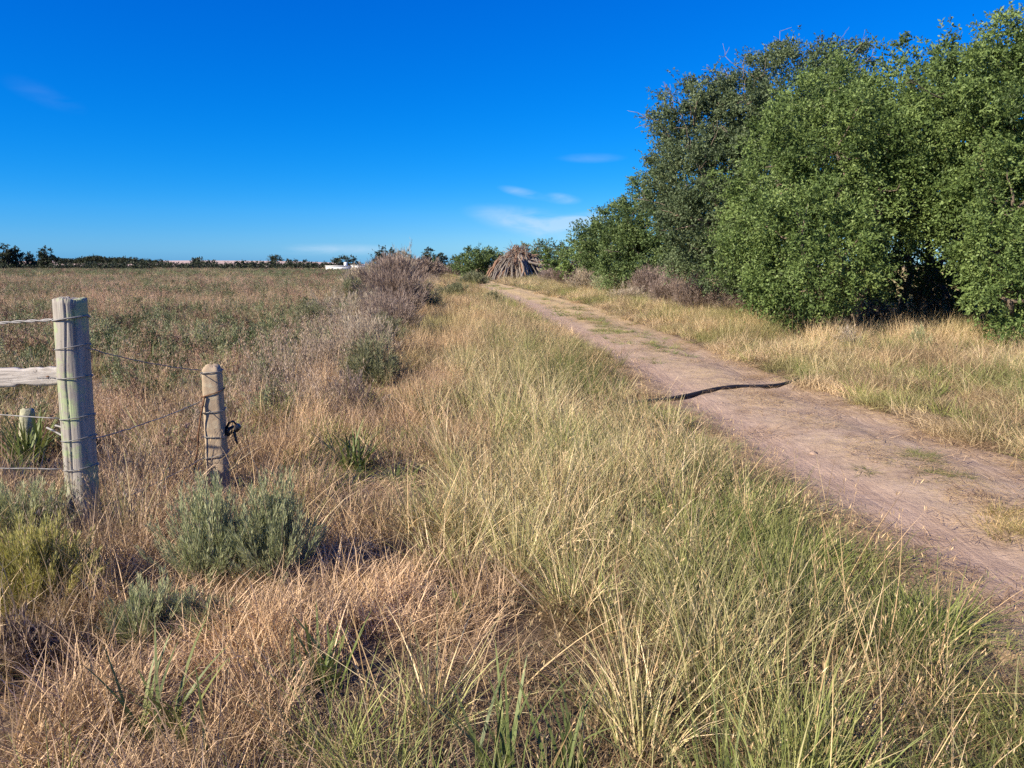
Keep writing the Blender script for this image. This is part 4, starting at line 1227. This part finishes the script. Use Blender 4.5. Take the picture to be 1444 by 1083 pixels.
def clump_cover(n_st=34, n_lf=20, H=0.46, Rr=0.30, ll=0.045, lw=0.014):
    fol, st = feather(n_st, n_lf, H, Rr, ll, lw, up=0.5, dome=0.5, low=0.25)
    return join([fol, st])


def clump_plume(n=16, hh=0.5):
    """feathery reddish seed heads"""
    a = rng.uniform(0, 6.28, n); q = rng.uniform(0, 0.16, n)
    b = np.stack([np.cos(a) * q, np.sin(a) * q, np.full(n, -0.03)], 1)
    V, F, A, tips = blades(b, a, hh * rng.uniform(0.6, 1.1, n), rng.uniform(0, 0.3, n), rng.uniform(0, 0.5, n), rng.uniform(0.002, 0.0035, n), 4)
    m_ = 16
    bp = np.repeat(tips, m_, 0) + rng.normal(size=(n * m_, 3)) * 0.012 - np.array([0, 0, 1.0]) * rng.uniform(0, 0.16, n * m_)[:, None]
    lf = leaves(bp, rand_unit(n * m_) * 0.55 + np.array([0, 0, 1.0]), rng.uniform(0.018, 0.04, n * m_), 0.0036)
    return join([(V, F, A), lf])


CLEAR = [(at(*p_), r_) for p_, r_ in (((292, 850), .36), ((392, 850), .36), ((205, 925), .22), ((45, 815), .34), ((75, 880), .34), ((42, 672), .55),
                                       ((503, 678), .26), ((530, 562), .45), ((705, 1125), .22), ((228, 1065), .2), ((455, 990), .2), ((121, 770), .18), ((318, 700), .22), ((925, 575), .55), ((1135, 540), .35))]


def clear_factor(x, y):
    f = np.ones(len(x))
    for c, r_ in CLEAR:
        d = np.hypot(x - c[0], y - c[1]); lo = 0.25 if r_ > 0.5 or r_ < 0.3 else 0.5; f = np.minimum(f, lo + (1 - lo) * sstep(r_ * 0.7, r_ * 1.15, d))
    return f


def scatter(name, label, makers, mat, P, scale, tint, tilt=0.12):
    n = len(P)
    scale = np.asarray(scale, float) * np.stack([np.ones(n), np.ones(n), clear_factor(P[:, 0], P[:, 1])], 1)
    variants = []
    for k, mk in enumerate(makers):
        V, F, A = mk()
        o = bpy.data.objects.new(name + '_clump', make_mesh(name + '_clump', V, F, A, mat))   # never linked: only its mesh is instanced
        variants.append(o)
    me = bpy.data.meshes.new(name)
    me.vertices.add(n); me.vertices.foreach_set('co', np.ascontiguousarray(P, np.float32).ravel())
    def attr(nm, t, arr, key):
        a = me.attributes.new(nm, t, 'POINT'); a.data.foreach_set(key, np.ascontiguousarray(arr).ravel())
    rot = np.stack([rng.normal(0, tilt, n), rng.normal(0, tilt, n), rng.uniform(0, 6.283, n)], 1).astype(np.float32)
    attr('rot', 'FLOAT_VECTOR', rot, 'vector')
    attr('scl', 'FLOAT_VECTOR', np.asarray(scale, np.float32), 'vector')
    attr('tint', 'FLOAT_VECTOR', np.asarray(tint, np.float32), 'vector')
    attr('pick', 'INT', rng.integers(0, len(variants), n).astype(np.int32), 'value')
    o = link(name, me, kind='stuff', label=label)
    ng = bpy.data.node_groups.new(name + '_scatter', 'GeometryNodeTree')
    ng.interface.new_socket('Geometry', in_out='INPUT', socket_type='NodeSocketGeometry')
    ng.interface.new_socket('Geometry', in_out='OUTPUT', socket_type='NodeSocketGeometry')
    N, L = ng.nodes, ng.links
    gi, go = N.new('NodeGroupInput'), N.new('NodeGroupOutput')
    jn = N.new('GeometryNodeJoinGeometry')
    for v in reversed(variants):
        oi = N.new('GeometryNodeObjectInfo'); oi.inputs['Object'].default_value = v
        g2 = N.new('GeometryNodeGeometryToInstance'); L.new(oi.outputs['Geometry'], g2.inputs[0]); L.new(g2.outputs[0], jn.inputs[0])
    ip = N.new('GeometryNodeInstanceOnPoints')
    L.new(gi.outputs[0], ip.inputs['Points']); L.new(jn.outputs[0], ip.inputs['Instance'])
    ip.inputs['Pick Instance'].default_value = True
    def na(nm, t):
        x = N.new('GeometryNodeInputNamedAttribute'); x.data_type = t; x.inputs[0].default_value = nm
        return x.outputs[0]
    L.new(na('pick', 'INT'), ip.inputs['Instance Index'])
    er = N.new('FunctionNodeEulerToRotation'); L.new(na('rot', 'FLOAT_VECTOR'), er.inputs[0]); L.new(er.outputs[0], ip.inputs['Rotation'])
    L.new(na('scl', 'FLOAT_VECTOR'), ip.inputs['Scale'])
    L.new(ip.outputs[0], go.inputs[0])
    md = o.modifiers.new('scatter', 'NODES'); md.node_group = ng
    return o


def sample(bands):
    """bands: (y0, y1, per m2, scale). Returns x, y, scale inside the camera's wedge with a wide margin."""
    Xs, Ys, Ss = [], [], []
    for y0, y1, d, s in bands:
        wmax = 0.78 * y1 + 1.6
        n = int(d * (y1 - y0) * 2 * wmax)
        y = rng.uniform(y0, y1, n); x = rng.uniform(-wmax, wmax, n)
        k = np.abs(x) < 0.78 * y + 1.6
        Xs.append(x[k]); Ys.append(y[k]); Ss.append(np.full(k.sum(), s))
    return np.concatenate(Xs), np.concatenate(Ys), np.concatenate(Ss)


def zones(x, y):
    s = track_s(x, y)
    wob = (fbm(x * 0.9, y * 0.9, 41) - 0.5)
    wb2 = (fbm(x * 2.2, y * 2.2, 43) - 0.5)
    on = ((s + wob * 0.25 + wb2 * 0.22 > 0.03) & (s + wob * 0.22 + wb2 * 0.22 < 0.965)) & (y < 120)
    field = x < xF(y) + wob * 1.0
    right = s > 0.9
    tuftz = sstep(-0.55, 0.35, x - (-0.030 * y - 0.12) + wob * 1.3)      # 0 = reddish dry side, 1 = yellow tuft side
    return s, on, field, right, tuftz, wob


def trees_mask(x, y):
    """under the tree row"""
    return (x > xR(y) + 2.6 + 0.05 * np.maximum(0, 20 - y)) & (y > 12) & (y < 45)


def mixc(a, b, t):
    t = np.asarray(t)[:, None]
    return np.asarray(a) * (1 - t) + np.asarray(b) * t


STRAW, RED, PINK, YG, GREEN, DRAB = (.57, .45, .285), (.565, .42, .275), (.53, .385, .29), (.40, .36, .15), (.16, .20, .065), (.30, .25, .15)
rseed(71)
# --- fine dry grass everywhere
x, y, s_ = sample([(0.9, 5, 40, 1.0), (5, 10, 30, 1.05), (10, 20, 17, 1.3), (20, 45, 6.0, 1.8), (45, 110, 1.3, 2.8), (110, 260, 0.22, 4.5)])
ts, on, field, right, tz, wob = zones(x, y)
keep = ~on & ~(trees_mask(x, y) & (rng.uniform(size=len(x)) < 0.6))
x, y, s_, ts, field, right, tz, wob = [v[keep] for v in (x, y, s_, ts, field, right, tz, wob)]
pn = fbm(x * 0.5, y * 0.5, 81); fn = fbm(x * 0.09, y * 0.09, 83)
t_m = mixc(RED, STRAW, np.clip(tz + (pn - 0.5) * 1.2, 0, 1))
t_f = mixc(mixc(STRAW, PINK, np.clip(pn * 1.6 - 0.2, 0, 1)), DRAB, sstep(0.42, 0.62, fn) * 0.8)
t_r = mixc(STRAW, (.30, .29, .125), np.clip((fbm(x * 0.7, y * 0.7, 85) - 0.40) * 3.5, 0, 1))
tint = np.where(field[:, None], t_f, np.where(right[:, None], t_r, t_m))
# strip beside the fence weeds, beyond ten metres, is straw with some green
tint = np.where((~field & ~right & (y > 11))[:, None], mixc(mixc((.54, .40, .25), STRAW, tz), (.30, .30, .13), np.clip((fbm(x * 0.33, y * 0.22, 82) - 0.44) * 4.5, 0, 1)), tint)
tint = tint * rng.uniform(0.62, 1.25, len(x))[:, None]
hgt = np.where(right, 1.0, np.where(field, 1.1, 0.85 + 0.55 * (pn - 0.3))) * rng.uniform(0.75, 1.25, len(x))
near_edge = (ts > -0.22) & (ts < 1.16)
hgt = np.where(near_edge, hgt * 0.55, hgt)
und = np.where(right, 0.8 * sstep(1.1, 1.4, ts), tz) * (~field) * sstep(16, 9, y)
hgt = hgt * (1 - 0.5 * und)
tint = tint * (1 - und[:, None]) + und[:, None] * np.array((.36, .27, .165)) * rng.uniform(0.5, 1.2, len(x))[:, None]  # brown thatch between tufts, tinted darker to paint shade into the gaps
cov = sstep(0.40, 0.52, fbm(x * 0.13, y * 0.10, 111) * 0.5 + fbm(x * 0.55, y * 0.55, 113) * 0.5) * sstep(5, 12, y) * field
hgt = hgt * (1 - 0.5 * cov)
gap = fbm(x * 2.1, y * 2.1, 87)
hgt = hgt * (0.35 + 1.1 * sstep(0.3, 0.62, gap))
tint = tint * (0.82 + 0.36 * sstep(0.3, 0.7, fbm(x * 1.7, y * 1.7, 89)))[:, None]
hs_ = np.where(s_ > 1.5, 1 + (s_ - 1) * 0.35, s_)
P = np.stack([x, y, gz(x, y)], 1)
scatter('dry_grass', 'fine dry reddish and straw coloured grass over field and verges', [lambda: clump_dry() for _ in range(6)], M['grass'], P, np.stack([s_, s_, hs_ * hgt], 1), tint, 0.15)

# --- tall straw-and-green tufts between the dry grass and the track, and on the right verge
rseed(72)
x, y, s_ = sample([(1.4, 6, 19, 1.0), (6, 12, 14, 1.05), (12, 25, 7, 1.2), (25, 60, 2.2, 1.6), (60, 130, 0.3, 2.4)])
ts, on, field, right, tz, wob = zones(x, y)
pn = fbm(x * 0.8, y * 0.8, 91)
dens = np.where(field, 0.05, np.where(right, np.where(ts < 1.2, 0.4, 1.0) * sstep(0.3, 0.5, pn), (0.03 + 0.97 * tz) * sstep(0.28, 0.55, pn) * np.where(y > 11, 0.6, 1)))
dens = dens * np.where((ts > -0.08) & (ts < 1.06), 0.12, 1) * np.where(trees_mask(x, y), 0.15, 1)
keep = ~on & (rng.uniform(size=len(x)) < dens)
x, y, s_, ts, field, right, tz, pn = [v[keep] for v in (x, y, s_, ts, field, right, tz, pn)]
gq = fbm(x * 0.6, y * 0.6, 95)
tint = mixc((.58, .50, .32), (.235, .26, .10), np.clip((gq - 0.40) * 3.2 + 0.05 + 0.24 * sstep(-1.1, -0.1, ts) * (~right) * sstep(14, 8, y) + rng.normal(0, 0.38, len(x)), 0, 1)) * rng.uniform(0.65, 1.25, len(x))[:, None]
edge = sstep(-0.75, -0.05, ts) * (~right)
tint = tint * (1 - 0.35 * edge[:, None] * (rng.uniform(size=len(x)) < 0.6)[:, None])
hgt = np.where(right, 0.70 + 0.25 * sstep(1.4, 2.4, ts), 0.88) * rng.uniform(0.7, 1.2, len(x)) * np.where(ts > -0.3, 0.8, 1) * np.where(y > 12, 0.85, 1)
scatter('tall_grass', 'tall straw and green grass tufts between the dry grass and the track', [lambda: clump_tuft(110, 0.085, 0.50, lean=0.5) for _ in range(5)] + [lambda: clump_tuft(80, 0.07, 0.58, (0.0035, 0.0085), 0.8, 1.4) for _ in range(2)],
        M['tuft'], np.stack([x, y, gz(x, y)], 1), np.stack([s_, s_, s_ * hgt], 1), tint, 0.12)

# --- fresh green tufts, chiefly at the track's left edge and in patches
rseed(73)
x, y, s_ = sample([(1.6, 8, 22, 1.0), (8, 20, 9, 1.2), (20, 60, 2.0, 1.9), (60, 120, 0.4, 2.6)])
ts, on, field, right, tz, wob = zones(x, y)
e_l = np.exp(-((ts + 0.12) / 0.2) ** 2) * sstep(0.38, 0.6, fbm(x * 0.9, y * 0.6, 99))
e_c = np.exp(-((ts - 0.54) / 0.17) ** 2) * sstep(11, 18, y) * sstep(0.42, 0.6, fbm(x * 0.5, y * 0.25, 98)) * 1.4
patch = sstep(0.56, 0.70, fbm(x * 0.7, y * 0.7, 97))
dens = np.where(ts > 0.07, np.where(ts < 0.97, e_c, np.maximum(patch * 0.7, 0.55 * np.exp(-((ts - 1.15) / 0.2) ** 2) * sstep(0.4, 0.6, fbm(x * 0.6, y * 0.6, 94)))), np.maximum(e_l, patch * np.where(field, 0.35, 0.45)))
dens = dens * np.where(trees_mask(x, y), 0.05, 1)
keep = rng.uniform(size=len(x)) < dens
x, y, s_, ts, field = [v[keep] for v in (x, y, s_, ts, field)]
tint = mixc((.15, .20, .065), (.27, .29, .10), rng.uniform(0, 1, len(x))) * rng.uniform(0.8, 1.2, len(x))[:, None]
hgt = np.where((ts > 0) & (ts < 1), 0.25, np.where(ts > -0.3, 0.75, 0.9)) * rng.uniform(0.6, 1.2, len(x))
for gx, gy, m_ in ((1300, 649, 9), (1335, 673, 9), (1230, 662, 4), (1440, 745, 14), (1425, 725, 9), (1290, 640, 4)):     # sprigs growing on the track itself
    p = at(gx, gy)
    x = np.append(x, p[0] + rng.normal(0, 0.09, m_)); y = np.append(y, p[1] + rng.normal(0, 0.05, m_)); s_ = np.append(s_, np.full(m_, 0.7)); hgt = np.append(hgt, np.full(m_, 0.12 if gx < 1400 else 0.4))
    tint = np.vstack([tint, np.tile([(.20, .21, .08)] if gx < 1400 else [(.42, .34, .18)], (m_, 1))])
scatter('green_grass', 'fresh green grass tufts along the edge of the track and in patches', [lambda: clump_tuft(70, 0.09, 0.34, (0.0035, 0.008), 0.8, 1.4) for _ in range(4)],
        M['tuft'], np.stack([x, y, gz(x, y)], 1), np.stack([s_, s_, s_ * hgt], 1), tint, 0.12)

# --- long loose stalks
rseed(74)
x, y, s_ = sample([(1.7, 7, 14, 1.0), (7, 14, 8, 1.0), (14, 40, 1.8, 1.3)])
ts, on, field, right, tz, wob = zones(x, y)
dens = np.where(field, 0.25, np.where(right, 0.5, 0.12 + 0.75 * tz)) * np.where((ts > -0.1) & (ts < 1.15), 0.1, 1) * np.where(trees_mask(x, y), 0.1, 1)
keep = ~on & (rng.uniform(size=len(x)) < dens)
x, y, s_, field, tz = [v[keep] for v in (x, y, s_, field, tz)]
tint = mixc((.56, .44, .27), (.50, .36, .2), rng.uniform(0, 1, len(x))) * rng.uniform(0.8, 1.2, len(x))[:, None]
scatter('seed_stalks', 'long pale grass stalks with seed heads standing above the grass', [lambda: clump_stalk() for _ in range(6)], M['grass'],
        np.stack([x, y, gz(x, y)], 1), np.stack([s_, s_, s_ * rng.uniform(0.5, 1.1, len(x))], 1), tint, 0.28)

# --- pinkish plumes in the field
rseed(75)
x, y, s_ = sample([(3.5, 9, 7, 1.0), (9, 20, 4.5, 1.2), (20, 70, 1.5, 1.6)])
ts, on, field, right, tz, wob = zones(x, y)
fl = np.abs(x - xF(y)) < 0.5 + 0.03 * y
keep = (field & (rng.uniform(size=len(x)) < sstep(0.40, 0.62, fbm(x * 0.6, y * 0.6, 103)))) | (fl & (y > 7) & (rng.uniform(size=len(x)) < 0.6))
flk = fl[keep]
x, y, s_ = x[keep], y[keep], s_[keep]
tint = mixc((.50, .32, .23), (.54, .42, .32), rng.uniform(0, 1, len(x))) * rng.uniform(0.8, 1.15, len(x))[:, None]
tint = np.where(flk[:, None], np.array((.40, .32, .255)) * rng.uniform(0.7, 1.2, len(x))[:, None], tint)
s_ = s_ * np.where(flk, 1.25, 1.0)
scatter('plume_grass', 'pinkish feathery grass plumes in the field behind the fence', [lambda: clump_plume() for _ in range(5)], M['grass'],
        np.stack([x, y, gz(x, y)], 1), np.stack([s_, s_, s_ * rng.uniform(0.7, 1.15, len(x))], 1), tint, 0.15)

# --- low green ground cover in the field
rseed(76)
x, y, s_ = sample([(5, 12, 5.5, 0.8), (12, 30, 4.6, 1.1), (30, 80, 1.7, 1.5), (80, 250, 0.36, 2.4)])
ts, on, field, right, tz, wob = zones(x, y)
g1 = fbm(x * 0.13, y * 0.10, 111); g2 = fbm(x * 0.55, y * 0.55, 113)
dens = sstep(0.37, 0.50, g1 * 0.5 + g2 * 0.5) * sstep(5, 11, y) * 0.85 + 0.15
keep = field & (rng.uniform(size=len(x)) < dens)
x, y, s_, g2 = x[keep], y[keep], s_[keep], g2[keep]
tint = mixc((.085, .11, .048), (.27, .285, .16), np.clip(rng.normal(0.45, 0.3, len(x)), 0, 1)) * rng.uniform(0.8, 1.2, len(x))[:, None]
br_ = rng.uniform(size=len(x)) < 0.24
tint = np.where(br_[:, None], np.array((.25, .165, .12)) * rng.uniform(0.6, 1.3, len(x))[:, None], tint)
scatter('ground_cover', 'low grey-green shrubby ground cover in patches over the field', [lambda: clump_cover() for _ in range(6)], M['cover'],
        np.stack([x, y, gz(x, y)], 1), np.stack([s_, s_, np.minimum(s_, 1.0 + (s_ - 1) * 0.3) * rng.uniform(0.7, 1.3, len(x))], 1), tint, 0.08)

# --- straw litter along the track edges and over bare patches
rseed(77)
x, y, s_ = sample([(1.2, 7, 34, 1.0), (7, 14, 20, 1.1), (14, 34, 6, 1.5)])
ts, on, field, right, tz, wob = zones(x, y)
nn = fbm(x * 1.3, y * 1.3, 121)
edge = 1.2 * np.exp(-((ts - 0.06) / 0.11) ** 2) * sstep(0.25, 0.5, nn) + np.exp(-((ts - 0.93) / 0.12) ** 2) * sstep(0.3, 0.5, nn) + 0.7 * np.exp(-((ts - 0.55) / 0.14) ** 2) * sstep(0.46, 0.62, nn) + 0.015
keep = (ts > -0.35) & (ts < 1.35) & (rng.uniform(size=len(x)) < np.clip(edge, 0, 1) * 0.9)
x, y, s_ = x[keep], y[keep], s_[keep]
tint = mixc((.54, .40, .24), (.36, .25, .15), rng.uniform(0, 1, len(x))) * rng.uniform(0.8, 1.15, len(x))[:, None]
scatter('straw_litter', 'flattened straw litter along the edges of the dirt track', [lambda: clump_litter() for _ in range(5)], M['grass'],
        np.stack([x, y, gz(x, y) + 0.018], 1), np.stack([s_, s_, s_], 1), tint, 0.04)

# --- clods and small stones on the track
rseed(78)
def clod():
    V, F = tube(np.array([(0, 0, -0.010), (0, 0, -0.004), (0, 0, 0.006), (0, 0, 0.011)]), [0.006, 0.016, 0.014, 0.006], 7)
    V = V * (1 + 0.25 * rng.normal(size=V.shape)); return V, F, {'bh': np.zeros(len(V)), 'br': np.zeros(len(V))}
x, y, s_ = sample([(2.2, 7, 26, 1.0), (7, 16, 10, 1.1)])
ts = track_s(x, y)
keep = (ts > 0.0) & (ts < 1.0) & (rng.uniform(size=len(x)) < 0.25 + 0.75 * sstep(0.5, 0.65, fbm(x * 1.2, y * 1.2, 131)))
x, y = x[keep], y[keep]; s_ = rng.gamma(1.6, 0.22, len(x)) + 0.12
scatter('soil_clods', 'small clods and stones strewn over the dirt track', [clod for _ in range(5)], M['stone'],
        np.stack([x, y, gz(x, y) + 0.010], 1), np.stack([s_, s_, s_ * 0.8], 1), np.ones((len(x), 3)), 0.3)
